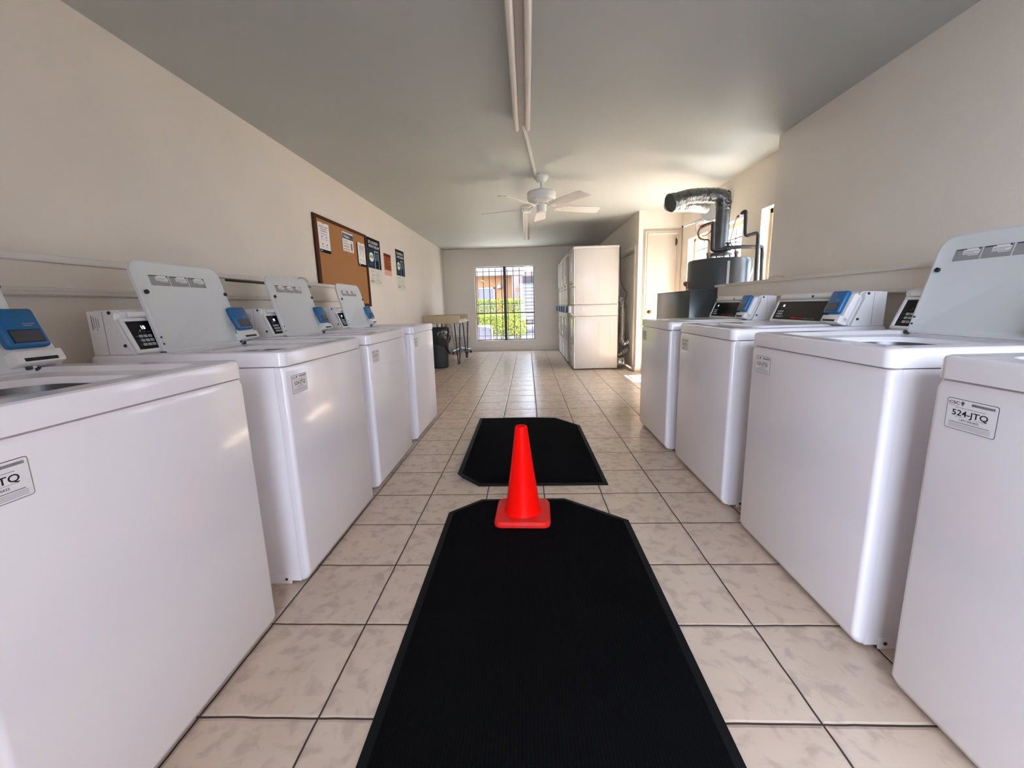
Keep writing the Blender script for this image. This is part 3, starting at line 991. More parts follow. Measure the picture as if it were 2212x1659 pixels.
# ------------------------------------------------------------------ stacked dryers
def dryer_meshes():
    R = {}
    hw, dp = 0.345, 0.70
    k = MB()
    def cab(z0, z1):
        k.box(-hw, hw, 0.022, dp, z0, z1, 'cream_enamel', 0.004)
        for s in (-1, 1):
            a, b = sorted((s * hw, s * (hw + 0.0022)))
            for y in (0.05,):
                k.box(a, b, y, y + 0.003, z0 + 0.02, z1 - 0.01, 'dryerfront')
            for y in (0.17, 0.31, 0.405, 0.57):
                k.box(a, b, y, y + 0.0035, z0 + 0.05, z1 - 0.06, 'dryerfront')
            k.box(a, b, 0.04, dp - 0.02, z0 + 0.028, z0 + 0.031, 'dryerfront')
            for y in (0.09, 0.34, 0.60):
                k.cyl((s * hw, y, z0 + 0.013), (s * (hw + 0.003), y, z0 + 0.013), 0.004, 'screw', n=10)
    cab(0.02, 0.862)
    R['lower_cabinet'] = k.mesh('lower_cabinet')
    k = MB(); cab(1.05, 1.905)
    R['upper_cabinet'] = k.mesh('upper_cabinet')
    k = MB().box(-hw - 0.004, hw + 0.004, -0.006, dp + 0.005, 1.905, 1.945, 'cream_enamel', 0.008)
    R['top'] = k.mesh('top')
    k = MB().box(-hw, hw, -0.004, dp, 0.867, 1.045, 'cream_enamel', 0.004)
    for s in (-1, 1):
        a, b = sorted((s * hw, s * (hw + 0.002)))
        k.box(a, b, 0.115, 0.118, 0.872, 1.04, 'midprint')
    k.box(-hw + 0.02, hw - 0.02, -0.007, -0.004, 0.89, 1.025, 'dryerfront', 0.001)
    R['control_band'] = k.mesh('control_band')
    # fronts
    k = MB().box(-hw + 0.002, hw - 0.002, 0.0, 0.02, 1.335, 1.90, 'dryerfront', 0.004)
    k.box(-hw + 0.002, hw - 0.002, 0.0, 0.02, 1.055, 1.328, 'dryerfront', 0.004)
    k.box(-0.20, 0.20, -0.004, 0.001, 1.383, 1.396, 'darkgap')
    k.box(0.20, 0.25, -0.002, 0.001, 1.09, 1.17, 'greyprint')
    R['upper_front'] = k.mesh('upper_front')
    k = MB().box(-0.28, 0.28, -0.018, 0.0, 1.42, 1.875, 'dryerfront', 0.008)
    R['upper_door'] = k.mesh('upper_door')
    k = MB().box(0.235, 0.262, -0.032, -0.016, 1.56, 1.70, 'plast', 0.005)
    R['upper_handle'] = k.mesh('upper_handle')
    k = MB().box(-hw + 0.002, hw - 0.002, 0.0, 0.02, 0.30, 0.858, 'dryerfront', 0.004)
    k.box(-hw + 0.002, hw - 0.002, 0.0, 0.02, 0.02, 0.294, 'dryerfront', 0.004)
    R['lower_front'] = k.mesh('lower_front')
    k = MB().box(-0.28, 0.28, -0.018, 0.0, 0.40, 0.825, 'mirror', 0.008)
    R['lower_door'] = k.mesh('lower_door')
    k = MB().box(0.235, 0.262, -0.032, -0.016, 0.54, 0.68, 'plast', 0.005)
    R['lower_handle'] = k.mesh('lower_handle')
    k = MB()
    k.box(-0.035, 0.035, -0.045, -0.004, 0.905, 1.03, 'plast', 0.006, T=Matrix.Translation((0, 0, 0)))
    R['reader_mount'] = k.mesh('reader_mount')
    k = MB()
    k.box(-0.045, 0.045, -0.072, -0.045, 0.92, 1.035, 'blue', 0.010)
    k.box(-0.032, 0.032, -0.0735, -0.071, 0.935, 0.975, 'screen')
    R['card_reader'] = k.mesh('card_reader')
    k = MB()
    k.box(-0.045, 0.045, -0.072, -0.045, 0.92, 1.035, 'plast', 0.010)
    R['card_reader_w'] = k.mesh('card_reader')
    return R


DM = dryer_meshes()


def dryer(label, loc, readers, first=False):
    t = thing('stacked_dryer', label, 'dryer', loc, QR, 'stacked dryers along the alcove wall')
    obj('lower_cabinet', DM['lower_cabinet'], t)
    obj('upper_cabinet', DM['upper_cabinet'], t)
    obj('top', DM['top'], t)
    obj('control_band', DM['control_band'], t)
    uf = obj('upper_front', DM['upper_front'], t)
    dr = obj('upper_door', DM['upper_door'], t)
    obj('door_handle', DM['upper_handle'], dr)
    obj('lower_front', DM['lower_front'], t)
    dr = obj('lower_door', DM['lower_door'], t)
    obj('door_handle', DM['lower_handle'], dr)
    for i, u in enumerate(readers):
        m_ = obj('reader_mount', DM['reader_mount'], t)
        m_.location = (u, 0, 0)
        r_ = obj('card_reader', DM['card_reader_w' if (first and i == 0) else 'card_reader'], t)
        r_.location = (u, 0, 0)
    return t


dryer('nearest of the white stacked dryers, its whole side panel facing the camera', (1.318, 6.29, 0), (0.26, -0.26), True)
dryer('white stacked dryer behind the nearest one across a narrow gap', (1.298, 7.245, 0), (0.27, -0.24))
dryer('white stacked dryer third from the camera, squeezed in the alcove row', (1.298, 7.945, 0), (-0.1,))
dryer('farthest white stacked dryer, next to the back wall', (1.298, 8.645, 0), (-0.1,))


def arc(c, r, a0, a1, n, plane='xz'):
    out = []
    for i in range(n + 1):
        a = math.radians(a0 + (a1 - a0) * i / n)
        if plane == 'xz':
            out.append((c[0] + r * math.cos(a), c[1], c[2] + r * math.sin(a)))
        elif plane == 'yz':
            out.append((c[0], c[1] + r * math.cos(a), c[2] + r * math.sin(a)))
        else:
            out.append((c[0] + r * math.cos(a), c[1] + r * math.sin(a), c[2]))
    return out


k = MB().tube([(2.06, 6.15, 1.105), (2.08, 6.15, 1.12), (2.12, 6.15, 1.09), (2.135, 6.15, 1.02), (2.137, 6.15, 0.70), (2.135, 6.15, 0.48),
               (2.155, 6.16, 0.42), (2.19, 6.18, 0.40), (2.225, 6.2, 0.41)], 0.056, 'foilb', 16, ring=(0.005, 0.022))
tag(obj('exhaust_duct', k), 'long silver foil duct hanging behind the nearest stacked dryer', 'duct')
k = MB().tube([(2.045, 6.10, 0.20), (2.08, 6.10, 0.22), (2.14, 6.10, 0.26), (2.20, 6.10, 0.29), (2.235, 6.10, 0.31)], 0.038, 'foilb', 14, ring=(0.005, 0.022))
tag(obj('exhaust_duct', k), 'short slanting silver foil duct low beside the louvred door', 'duct')
k = MB().tube([(2.02, 6.06, 0.10), (2.05, 6.06, 0.10), (2.09, 6.06, 0.098), (2.14, 6.07, 0.095), (2.18, 6.09, 0.09)], [0.07, 0.082, 0.088, 0.084, 0.05], 'foilb', 18, ring=(0.004, 0.03))
tag(obj('exhaust_duct', k), 'crumpled ball-like foil duct lying on the floor by the dryer', 'duct')
k = MB().tube([(2.045, 6.0, 1.92), (2.05, 6.0, 1.6), (2.055, 6.0, 1.45), (2.075, 6.02, 1.38), (2.12, 6.05, 1.29), (2.16, 6.08, 1.245), (2.185, 6.1, 1.23),
               (2.18, 6.1, 1.16), (2.16, 6.1, 1.10)], 0.006, 'cord', 8)
tag(obj('power_cord', k), 'black cord hanging behind the nearest stacked dryer', 'cord')

# ------------------------------------------------------------------ floor mats and cone
def floor_mat(label, outline, inner_off, loc, curl=None):
    t = thing('floor_mat', label, 'mat', (loc[0], loc[1], 0), 0)
    c = Vector((sum(p[0] for p in outline) / len(outline), sum(p[1] for p in outline) / len(outline)))
    n = len(outline)
    ins = []
    for i in range(n):
        p0, p1, p2 = Vector(outline[i - 1]), Vector(outline[i]), Vector(outline[(i + 1) % n])
        d1 = (p1 - p0).normalized(); d2 = (p2 - p1).normalized()
        n1 = Vector((-d1.y, d1.x)); n2 = Vector((-d2.y, d2.x))
        b = (n1 + n2).normalized()
        ins.append(tuple(p1 + b * (inner_off / max(0.3, b.dot(n1)))))
    def zc(p, base):
        if curl:
            d = (Vector(p) - Vector(curl)).length
            return base + max(0, 0.035 - d * 0.35)
        return base
    k = MB(); k.T = Matrix.Translation((-loc[0], -loc[1], 0))
    vs = [(p[0], p[1], zc(p, 0.001)) for p in outline] + [(p[0], p[1], zc(p, 0.004)) for p in outline] + [(p[0], p[1], zc(p, 0.0075)) for p in ins] + [(p[0], p[1], 0.001) for p in ins]
    fs = []
    for i in range(n):
        j = (i + 1) % n
        fs += [(i, j, n + j, n + i), (n + i, n + j, 2 * n + j, 2 * n + i), (3 * n + i, 3 * n + j, j, i)]
    k.add(vs, fs, 'matrub')
    obj('rubber_edge', k, t)
    k = MB(); k.T = Matrix.Translation((-loc[0], -loc[1], 0))
    k.loft([[(p[0], p[1], zc(p, 0.0012)) for p in ins], [(p[0], p[1], zc(p, 0.0085)) for p in ins]], 'carpet')
    obj('pile', k, t)
    return t


floor_mat('long black ribbed mat in the foreground under the cone',
          [(0.155, -0.85), (1.06, -0.85), (1.055, 1.03), (0.76, 1.275), (0.30, 1.27), (0.143, 1.12)], 0.028, (0.6, 0.2))
floor_mat('smaller black mat beyond the cone with a curled near corner',
          [(0.265, 1.447), (1.036, 1.447), (1.020, 2.71), (0.825, 2.975), (0.55, 3.01), (0.098, 3.0), (0.119, 1.56)], 0.028, (0.6, 2.2), curl=(0.119, 1.56))

t = thing('traffic_cone', 'red-orange traffic cone standing on the nearer black mat', 'traffic cone', (0.533, 1.085, 0.0085), math.radians(-1.5))
k = MB()
k.loft([[(x, y, 0.0) for x, y in rrect(-0.136, 0.136, -0.136, 0.136, 0.035)], [(x, y, 0.014) for x, y in rrect(-0.138, 0.138, -0.138, 0.138, 0.037)],
        [(x, y, 0.026) for x, y in rrect(-0.130, 0.130, -0.130, 0.130, 0.034)], [(x, y, 0.029) for x, y in rrect(-0.105, 0.105, -0.105, 0.105, 0.10)]], 'conebase')
obj('cone_base', k, t, label='scuffed square base')
k = MB().lathe([(0.098, 0.026), (0.093, 0.034), (0.087, 0.05), (0.058, 0.25), (0.0335, 0.435), (0.031, 0.462), (0.027, 0.470), (0.022, 0.470), (0.021, 0.455), (0.03, 0.40)],
               (0, 0, 0), 'cone', 48, caps=(False, False))
obj('cone_body', k, t, angle=60)

# ------------------------------------------------------------------ ceiling fan
FX, FY = 0.745, 3.78
t = thing('ceiling_fan', 'white five-blade ceiling fan on a short rod', 'ceiling fan', (FX, FY, H))
obj('canopy', MB().lathe([(0.068, 0.0), (0.072, -0.012), (0.070, -0.03), (0.045, -0.062), (0.03, -0.07), (0.012, -0.072)], (0, 0, 0), 'fan', 28), t)
obj('rod', MB().cyl((0, 0, -0.07), (0, 0, -0.15), 0.012, 'fan', n=14).lathe([(0.014, -0.105), (0.034, -0.135), (0.036, -0.147)], (0, 0, 0), 'fan', 20), t)
mo = obj('motor_housing', MB().lathe([(0.03, -0.145), (0.09, -0.148), (0.135, -0.158), (0.149, -0.172), (0.150, -0.225), (0.146, -0.236), (0.10, -0.262), (0.075, -0.27)],
                                     (0, 0, 0), 'fan', 40), t)
rb = MB()
for i in range(30):
    a = 2 * math.pi * i / 30
    T = Matrix.Rotation(a, 4, 'Z')
    rb.add([(0.092, -0.004, -0.2675), (0.136, -0.004, -0.2425), (0.136, 0.004, -0.2425), (0.092, 0.004, -0.2675),
            (0.092, -0.004, -0.274), (0.136, -0.004, -0.249), (0.136, 0.004, -0.249), (0.092, 0.004, -0.274)],
           [(0, 1, 2, 3), (7, 6, 5, 4), (0, 4, 5, 1), (1, 5, 6, 2), (2, 6, 7, 3), (3, 7, 4, 0)], 'fan', T)
obj('housing_ribs', rb, mo)
obj('switch_housing', MB().lathe([(0.062, -0.268), (0.062, -0.282), (0.050, -0.286), (0.050, -0.345), (0.044, -0.354), (0.01, -0.357)], (0, 0, 0), 'fan', 28), t)
for i in range(5):
    a = math.radians(18 + 72 * i)
    T = Matrix.Rotation(a, 4, 'Z')
    k = MB()
    k.tube([(0.055, 0, -0.278), (0.085, 0.0, -0.285), (0.11, 0.0, -0.305), (0.14, 0, -0.318), (0.16, 0, -0.318)], 0.008, 'fan', 8, T=T)
    k.box(0.15, 0.215, -0.03, 0.03, -0.0035, 0.0035, 'fan', 0.002, T=T @ Matrix.Translation((0, 0, -0.320)) @ Matrix.Rotation(math.radians(-13), 4, 'X'))
    ia = obj('blade_iron', k, t)
    k = MB()
    out = [(0.165, -0.050), (0.17, -0.056), (0.62, -0.072), (0.655, -0.058), (0.665, 0.058), (0.63, 0.070), (0.17, 0.056), (0.165, 0.050)]
    TT = T @ Matrix.Translation((0, 0, -0.314)) @ Matrix.Rotation(math.radians(-13), 4, 'X')
    k.loft([[(x, y, -0.0025) for x, y in out], [(x, y, 0.0035) for x, y in out]], 'blade', T=TT)
    for q in range(4):
        y = -0.036 + q * 0.024
        k.box(0.18, 0.645, y - 0.0012, y + 0.0012, -0.0033, -0.0024, 'blade', T=TT)
    obj('blade', k, t)

# ------------------------------------------------------------------ ceiling lights
def strip_light(label, x, y0, y1, tubes, name='strip_light'):
    yc = (y0 + y1) / 2
    t = thing(name, label, 'ceiling light', (x, yc, H))
    L = (y1 - y0) / 2
    k = MB()
    k.loft([[(px, y, pz) for px, pz in ((-0.052, 0), (-0.052, -0.018), (-0.020, -0.045), (0.020, -0.045), (0.052, -0.018), (0.052, 0))] for y in (-L, L)], 'fixture')
    obj('fixture_body', k, t)
    for s in (-1, 1):
        for e in (-1, 1):
            k = MB().box(s * 0.041 - 0.013, s * 0.041 + 0.013, e * (L - 0.004) - 0.006, e * (L - 0.004) + 0.006, -0.078, -0.018, 'fixwhite', 0.003)
            obj('lamp_holder', k, t)
    for s in tubes:
        k = MB().cyl((s * 0.041, -L + 0.02, -0.066), (s * 0.041, L - 0.02, -0.066), 0.0185, 'tubelamp', n=24)
        for e in (-1, 1):
            k.cyl((s * 0.041, e * (L - 0.02), -0.066), (s * 0.041, e * (L - 0.006), -0.066), 0.0165, 'fixture', n=24)
        obj('fluorescent_tube', k, t)
    return t, L


strip_light('near two-tube fluorescent strip light, unlit, running along the ceiling', 0.562, -0.02, 2.42, (-1, 1))
t, L = strip_light('far fluorescent strip light behind the ceiling fan', 0.585, 5.12, 7.56, (-1,))
obj('end_cap', MB().box(-0.062, 0.062, -L - 0.02, -L + 0.06, -0.075, 0.0, 'fixwhite', 0.004), t)
k = MB()
p0, p1 = Vector((0.565, 2.42, H)), Vector((0.690, 3.74, H))
d_ = (p1 - p0).normalized(); s_ = Vector((d_.y, -d_.x, 0)) * 0.011
k.loft([[tuple(p - s_), tuple(p - s_ + Vector((0, 0, -0.014))), tuple(p + s_ + Vector((0, 0, -0.014))), tuple(p + s_)] for p in (p0, p1)], 'fixwhite')
tag(obj('wire_raceway', k), 'thin white raceway on the ceiling from strip light to fan', 'raceway')

# ------------------------------------------------------------------ notices on the left wall
def wall_T(y, z, off=0.0):
    # local x along +Y, local y up, local z out of the left wall
    return frame((XL + off, y, z), (0, 1, 0), (0, 0, 1), (1, 0, 0))


t = thing('cork_board', 'large brown cork notice board with a dark wooden frame on the left wall', 'notice board', (XL, 3.69, 1.1))
T = Matrix.Translation((-XL, -3.69, -1.1))
k = MB(); k.T = T
k.box(XL + 0.002, XL + 0.010, 3.10, 4.30, 1.13, 1.915, 'cork')
obj('cork_panel', k, t)
k = MB(); k.T = T
for a in ((3.05, 3.105, 1.10, 1.945), (4.285, 4.33, 1.10, 1.945), (3.105, 4.285, 1.10, 1.135), (3.105, 4.285, 1.915, 1.945)):
    k.box(XL + 0.001, XL + 0.022, *a, 'corkframe', 0.004)
obj('frame', k, t)


def usage_sheet(label, y, z, w_, h_, off):
    k = MB(); k.T = wall_T(y, z, off)
    out = [(0, 0), (w_, 0), (w_, h_), (w_ * 0.56, h_), (w_ * 0.53, h_ - 0.012), (w_ * 0.47, h_ - 0.012), (w_ * 0.44, h_), (0, h_)]
    k.loft([[(x, yy, 0) for x, yy in out], [(x, yy, 0.0012) for x, yy in out]], 'sheet')
    zz = 0.0016
    k.quad(0, w_, 0, h_ * 0.105, 'navy', z=zz)
    k.quad(w_ * 0.07, w_ * 0.22, h_ * 0.04, h_ * 0.065, 'sheet', z=zz + 0.0004)
    for i, ln in enumerate(('SHARED LAUNDRY', 'MACHINES', 'ARE BETTER')):
        ww = w_ * (0.82, 0.55, 0.62)[i]
        k.text(ln, (w_ - ww) / 2, h_ * (0.85 - 0.075 * i), h_ * 0.062, 'slate', width=ww, z=zz)
    for q in range(3):
        k.quad(w_ * 0.2, w_ * 0.8, h_ * (0.645 - 0.018 * q), h_ * (0.652 - 0.018 * q), 'midprint', z=zz)
    for (cx, cy) in ((0.30, 0.52), (0.70, 0.52), (0.30, 0.27), (0.70, 0.27)):
        k.ell(w_ * cx, h_ * (cy + 0.018), w_ * 0.045, h_ * 0.022, 'black', z=zz, n=12)
        k.add([(w_ * (cx - 0.05), h_ * (cy - 0.01), zz), (w_ * (cx + 0.05), h_ * (cy - 0.01), zz), (w_ * cx, h_ * (cy + 0.02), zz)], [(0, 1, 2)], 'greyprint')
        k.quad(w_ * (cx - 0.14), w_ * (cx + 0.14), h_ * (cy - 0.065), h_ * (cy - 0.058), 'midprint', z=zz)
        k.quad(w_ * (cx - 0.12), w_ * (cx + 0.12), h_ * (cy - 0.083), h_ * (cy - 0.076), 'midprint', z=zz)
    o = obj('notice_sheet', k)
    return tag(o, label, 'notice', 'paper notices pinned on the cork board')


usage_sheet('white notice with dark foot strip at the near side of the cork board', 3.135, 1.61, 0.225, 0.275, 0.011)
usage_sheet('white notice with dark foot strip over the far frame of the cork board', 4.03, 1.56, 0.215, 0.265, 0.0235)
k = MB(); k.T = wall_T(3.66, 1.68, 0.011)
w_, h_ = 0.28, 0.205
k.box(0, w_, 0, h_, 0, 0.0012, 'sheet')
k.box(-0.005, w_ + 0.004, 0.012, h_ + 0.006, -0.0008, 0.0002, 'slate')
zz = 0.0016
k.quad(0.006, w_ - 0.002, 0.135, 0.19, 'slate', z=zz)
k.text('Video', 0.03, 0.148, 0.042, 'sheet', width=0.15, z=zz + 0.0004)
for i, ln in enumerate(('FOR YOUR', 'PROTECTION,', 'PREMISES', 'MONITORED')):
    k.text(ln, 0.02, 0.105 - i * 0.028, 0.024, 'greyprint', width=(0.10, 0.15, 0.14, 0.15)[i], z=zz)
k.ell(0.225, 0.068, 0.034, 0.056, 'pink', z=zz, inner=0.006)
k.box(0.21, 0.24, 0.03, 0.10, zz, zz + 0.0006, 'slate', 0.0)
k.quad(0.0, w_, 0.0, 0.010, 'pink', z=zz)
tag(obj('notice_sheet', k), 'white notice with grey heading and pink oval, middle of the cork board', 'notice', 'paper notices pinned on the cork board')


def app_poster(label, y, z, w_, h_, lines):
    k = MB(); k.T = wall_T(y, z, 0.0008)
    k.box(0, w_, 0, h_, 0, 0.0012, 'posterlow')
    zz = 0.0016
    k.quad(0.0, w_, h_ * 0.36, h_, 'teal', z=zz)
    k.quad(0.0, w_, h_ * 0.77, h_, 'navy', z=zz + 0.0002)
    k.quad(w_ * 0.86, w_, h_ * 0.36, h_ * 0.77, 'navy', z=zz + 0.0002)
    for i, ln in enumerate(lines):
        ww = w_ * (0.74, 0.80)[i]
        k.text(ln, w_ * 0.12, h_ * (0.88 - i * 0.085), h_ * 0.085, 'sheet', width=ww, z=zz + 0.0006)
    k.ell(w_ * 0.28, h_ * 0.595, w_ * 0.165, h_ * 0.098, 'sheet', z=zz + 0.0006, n=28)
    k.quad(w_ * 0.115, w_ * 0.445, h_ * 0.575, h_ * 0.615, 'green', z=zz + 0.001)
    k.quad(w_ * 0.16, w_ * 0.40, h_ * 0.62, h_ * 0.632, 'slate', z=zz + 0.001)
    for q in range(3):
        k.quad(w_ * 0.10, w_ * (0.44 - 0.05 * q), h_ * (0.46 - 0.02 * q), h_ * (0.466 - 0.02 * q), 'teal2', z=zz + 0.0006)
    # phone
    k.loft([[(x, yy, zz + 0.0006) for x, yy in rrect(w_ * 0.52, w_ * 0.84, h_ * 0.36, h_ * 0.745, 0.012)],
            [(x, yy, zz + 0.001) for x, yy in rrect(w_ * 0.52, w_ * 0.84, h_ * 0.36, h_ * 0.745, 0.012)]], 'sheet')
    k.loft([[(x, yy, zz + 0.001) for x, yy in rrect(w_ * 0.54, w_ * 0.82, h_ * 0.36, h_ * 0.735, 0.010)],
            [(x, yy, zz + 0.0014) for x, yy in rrect(w_ * 0.54, w_ * 0.82, h_ * 0.36, h_ * 0.735, 0.010)]], 'navy')
    k.quad(w_ * 0.58, w_ * 0.78, h_ * 0.54, h_ * 0.69, 'teal2', z=zz + 0.0018)
    k.quad(w_ * 0.60, w_ * 0.76, h_ * 0.715, h_ * 0.722, 'sheet', z=zz + 0.0018)
    for (cx, cy) in ((0.22, 0.30), (0.36, 0.30), (0.27, 0.22), (0.36, 0.21), (0.64, 0.27), (0.64, 0.19)):
        k.ell(w_ * cx, h_ * cy, w_ * 0.028, h_ * 0.010, 'greyprint', z=zz, n=10)
    for (cx, cy) in ((0.28, 0.15), (0.66, 0.14), (0.66, 0.235)):
        for q in range(3):
            k.quad(w_ * (cx - 0.13), w_ * (cx + 0.13), h_ * (cy - q * 0.012), h_ * (cy - q * 0.012 + 0.004), 'midprint', z=zz)
    k.quad(w_ * 0.08, w_ * 0.80, h_ * 0.055, h_ * 0.105, 'green', z=zz)
    k.quad(w_ * 0.34, w_ * 0.77, h_ * 0.063, h_ * 0.097, 'posterlow', z=zz + 0.0003)
    k.quad(w_ * 0.87, w_ * 0.95, h_ * 0.072, h_ * 0.085, 'greyprint', z=zz)
    return tag(obj('wall_poster', k), label, 'poster', 'dark blue laundry app posters on the left wall')


app_poster('dark blue poster reading DO LAUNDRY WITH THE APP beside the cork board', 4.375, 1.367, 0.475, 0.578, ('DO LAUNDRY', 'WITH THE APP'))
app_poster('dark blue poster with Spanish heading farthest along the left wall', 5.52, 1.345, 0.435, 0.598, ('HAGA LAVANDERIA CON', 'LA APLICACION'))
k = MB(); k.T = wall_T(4.98, 1.525, 0.0008)
w_, h_ = 0.30, 0.293
k.box(0, w_, 0, h_, 0, 0.0012, 'orange')
k.quad(0, w_, 0, h_ * 0.24, 'orangelow', z=0.0016)
k.quad(0, w_, h_ * 0.86, h_, 'brownink', z=0.0016)
for q, ww in enumerate((0.85, 0.80, 0.5, 0.85, 0.6, 0.85, 0.8, 0.75)):
    k.quad(w_ * 0.08, w_ * (0.08 + ww), h_ * (0.78 - q * 0.07), h_ * (0.80 - q * 0.07) + 0.004, 'brownink', z=0.0018)
tag(obj('notice_sheet', k), 'small orange printed notice between the two dark blue posters', 'notice')

k = MB().tube([(-1.31, 2.60, 1.292), (-1.32, 2.62, 1.325), (-1.33, 2.67, 1.345), (-1.33, 2.74, 1.34), (-1.325, 2.79, 1.31), (-1.32, 2.80, 1.292)], 0.006, 'wirew', 8)
tag(obj('cable_loop', k), 'pale cable looping up from the left ledge near the cork board', 'cable')
k = MB().tube([(2.62, 2.88, 1.202), (2.63, 2.84, 1.235), (2.64, 2.76, 1.25), (2.645, 2.66, 1.235), (2.645, 2.60, 1.203), (2.648, 2.5, 1.205), (2.65, 2.40, 1.21), (2.65, 2.30, 1.203)], 0.005, 'wirew', 8)
tag(obj('cable_loop', k), 'pale cable looping on the right ledge at the wall corner', 'cable')

# ------------------------------------------------------------------ table, bin and chair at the back left
t = thing('folding_table', 'tan tray-topped table on black hairpin legs by the back window', 'table', (-1.02, 7.46, 0))
T = Matrix.Translation((1.02, -7.46, 0))
k = MB(); k.T = T
k.box(-1.365, -0.685, 6.90, 8.04, 0.775, 0.80, 'tan', 0.002)
obj('table_top', k, t)
k = MB(); k.T = T
k.box(-1.365, -0.685, 6.88, 6.90, 0.770, 0.918, 'tan', 0.002)
k.box(-1.365, -0.685, 8.04, 8.06, 0.770, 0.918, 'tan', 0.002)
k.box(-1.365, -1.345, 6.90, 8.04, 0.80, 0.918, 'tan', 0.002)
obj('side_board', k, t)
k = MB(); k.T = T
k.box(-0.687, -0.680, 6.885, 8.055, 0.770, 0.805, 'cream', 0.001)
k.box(-0.687, -0.680, 6.885, 6.905, 0.805, 0.918, 'cream', 0.001)
k.box(-0.687, -0.680, 8.035, 8.055, 0.805, 0.918, 'cream', 0.001)
for q in range(6):
    k.box(-0.72, -0.692, 7.1 + q * 0.14, 7.2 + q * 0.14, 0.80, 0.835, 'cream', 0.004)
obj('lit_edging', k, t, label='pale edging at the open end, its lit tone painted on')
for (x, y, sx, sy) in ((-0.735, 6.95, -1, 1), (-0.735, 7.99, -1, -1), (-1.285, 6.95, 1, 1), (-1.285, 7.99, 1, -1)):
    k = MB(); k.T = T
    k.tube([(x + 0.05, y, 0.77), (x + 0.012, y, 0.012), (x, y, 0.006), (x - 0.012, y, 0.012), (x - 0.055, y, 0.77)], 0.012, 'iron', 8)
    k.tube([(x, y, 0.012), (x + sx * 0.10, y + sy * 0.10, 0.42), (x + sx * 0.17, y + sy * 0.17, 0.77)], 0.004, 'iron', 6)
    k.box(x - 0.07, x + 0.065, y - 0.04, y + 0.04, 0.765, 0.771, 'iron')
    obj('hairpin_leg', k, t)

t = thing('trash_can', 'dark trash can lined with a black bag under the tan table', 'trash can', (-1.03, 6.58, 0))
k = MB().lathe([(0.148, 0.0), (0.165, 0.02), (0.178, 0.35), (0.190, 0.66), (0.20, 0.68), (0.196, 0.70), (0.18, 0.68), (0.17, 0.3)], (0, 0, 0), 'bin', 28, caps=(True, False))
obj('can', k, t)
n_ = 40
loops = []
for j, (r, z) in enumerate(((0.17, 0.60), (0.18, 0.69), (0.205, 0.716), (0.222, 0.70), (0.232, 0.63), (0.222, 0.55), (0.205, 0.47), (0.19, 0.42))):
    lp_ = []
    for i in range(n_):
        a = 2 * math.pi * i / n_
        am = (0.0, 0.0, 0.004, 0.008, 0.012, 0.014, 0.016, 0.012)[j]
        rr = r + am * math.sin(a * 7 + j) + am * 0.6 * math.sin(a * 13 + 2 * j)
        zz = z + (0.03 * math.sin(a * 3 + 1) if j > 5 else 0)
        lp_.append((rr * math.cos(a), rr * math.sin(a), zz))
    loops.append(lp_)
obj('bin_bag', MB().loft(loops, 'bag', False, False), t, label='glossy black bin bag', angle=60)
k = MB().tube([(0.15, -0.10, 0.44), (0.165, -0.09, 0.36), (0.19, -0.05, 0.28), (0.215, 0.0, 0.24)], [0.03, 0.022, 0.014, 0.006], 'bag', 8)
obj('bag_tail', k, t)

t = thing('swivel_chair', 'white shell swivel chair on a chrome castor base behind the table', 'chair', (-1.02, 8.86, 0), math.radians(12))
k = MB()
L1 = []
for (r, z, yo) in ((0.05, 0.385, 0), (0.17, 0.388, 0), (0.215, 0.41, 0), (0.240, 0.455, 0), (0.232, 0.457, 0), (0.205, 0.418, 0), (0.16, 0.40, 0), (0.04, 0.398, 0)):
    L1.append([(r * math.cos(2 * math.pi * i / 32), r * math.sin(2 * math.pi * i / 32) * 0.95, z) for i in range(32)])
k.loft(L1, 'chairwhite')
obj('seat', k, t)
obj('cushion', MB().lathe([(0.12, 0.40), (0.18, 0.402), (0.185, 0.418), (0.14, 0.428)], (-0.02, 0, 0), 'rubber', 26), t, label='black seat pad')
k = MB()
pts_o, pts_i = [], []
lo = []
for a in range(60, 241, 12):
    aa = math.radians(a)
    hgt = 0.72 + 0.05 * math.sin(math.radians((a - 60)))
    for_ = [(0.235 * math.cos(aa), 0.225 * math.sin(aa), 0.44), (0.262 * math.cos(aa), 0.25 * math.sin(aa), 0.58), (0.27 * math.cos(aa), 0.258 * math.sin(aa), hgt),
            (0.258 * math.cos(aa), 0.246 * math.sin(aa), hgt), (0.25 * math.cos(aa), 0.238 * math.sin(aa), 0.58), (0.223 * math.cos(aa), 0.213 * math.sin(aa), 0.44)]
    lo.append(for_)
k.loft(lo, 'chairwhite')
obj('backrest', k, t)
obj('gas_stem', MB().cyl((0, 0, 0.10), (0, 0, 0.26), 0.025, 'chrome').cyl((0, 0, 0.26), (0, 0, 0.39), 0.015, 'chrome'), t)
for i in range(5):
    a = 2 * math.pi * i / 5 + 0.3
    k = MB().tube([(0.02 * math.cos(a), 0.02 * math.sin(a), 0.115), (0.27 * math.cos(a), 0.27 * math.sin(a), 0.085)], [0.022, 0.013], 'chrome', 10)
    lg = obj('base_arm', k, t)
    c_ = (0.27 * math.cos(a), 0.27 * math.sin(a))
    k = MB().cyl((c_[0] - 0.02, c_[1], 0.026), (c_[0] + 0.02, c_[1], 0.026), 0.026, 'rubber', n=16).cyl((c_[0], c_[1], 0.045), (c_[0], c_[1], 0.08), 0.006, 'chrome', n=8)
    obj('castor', k, lg)

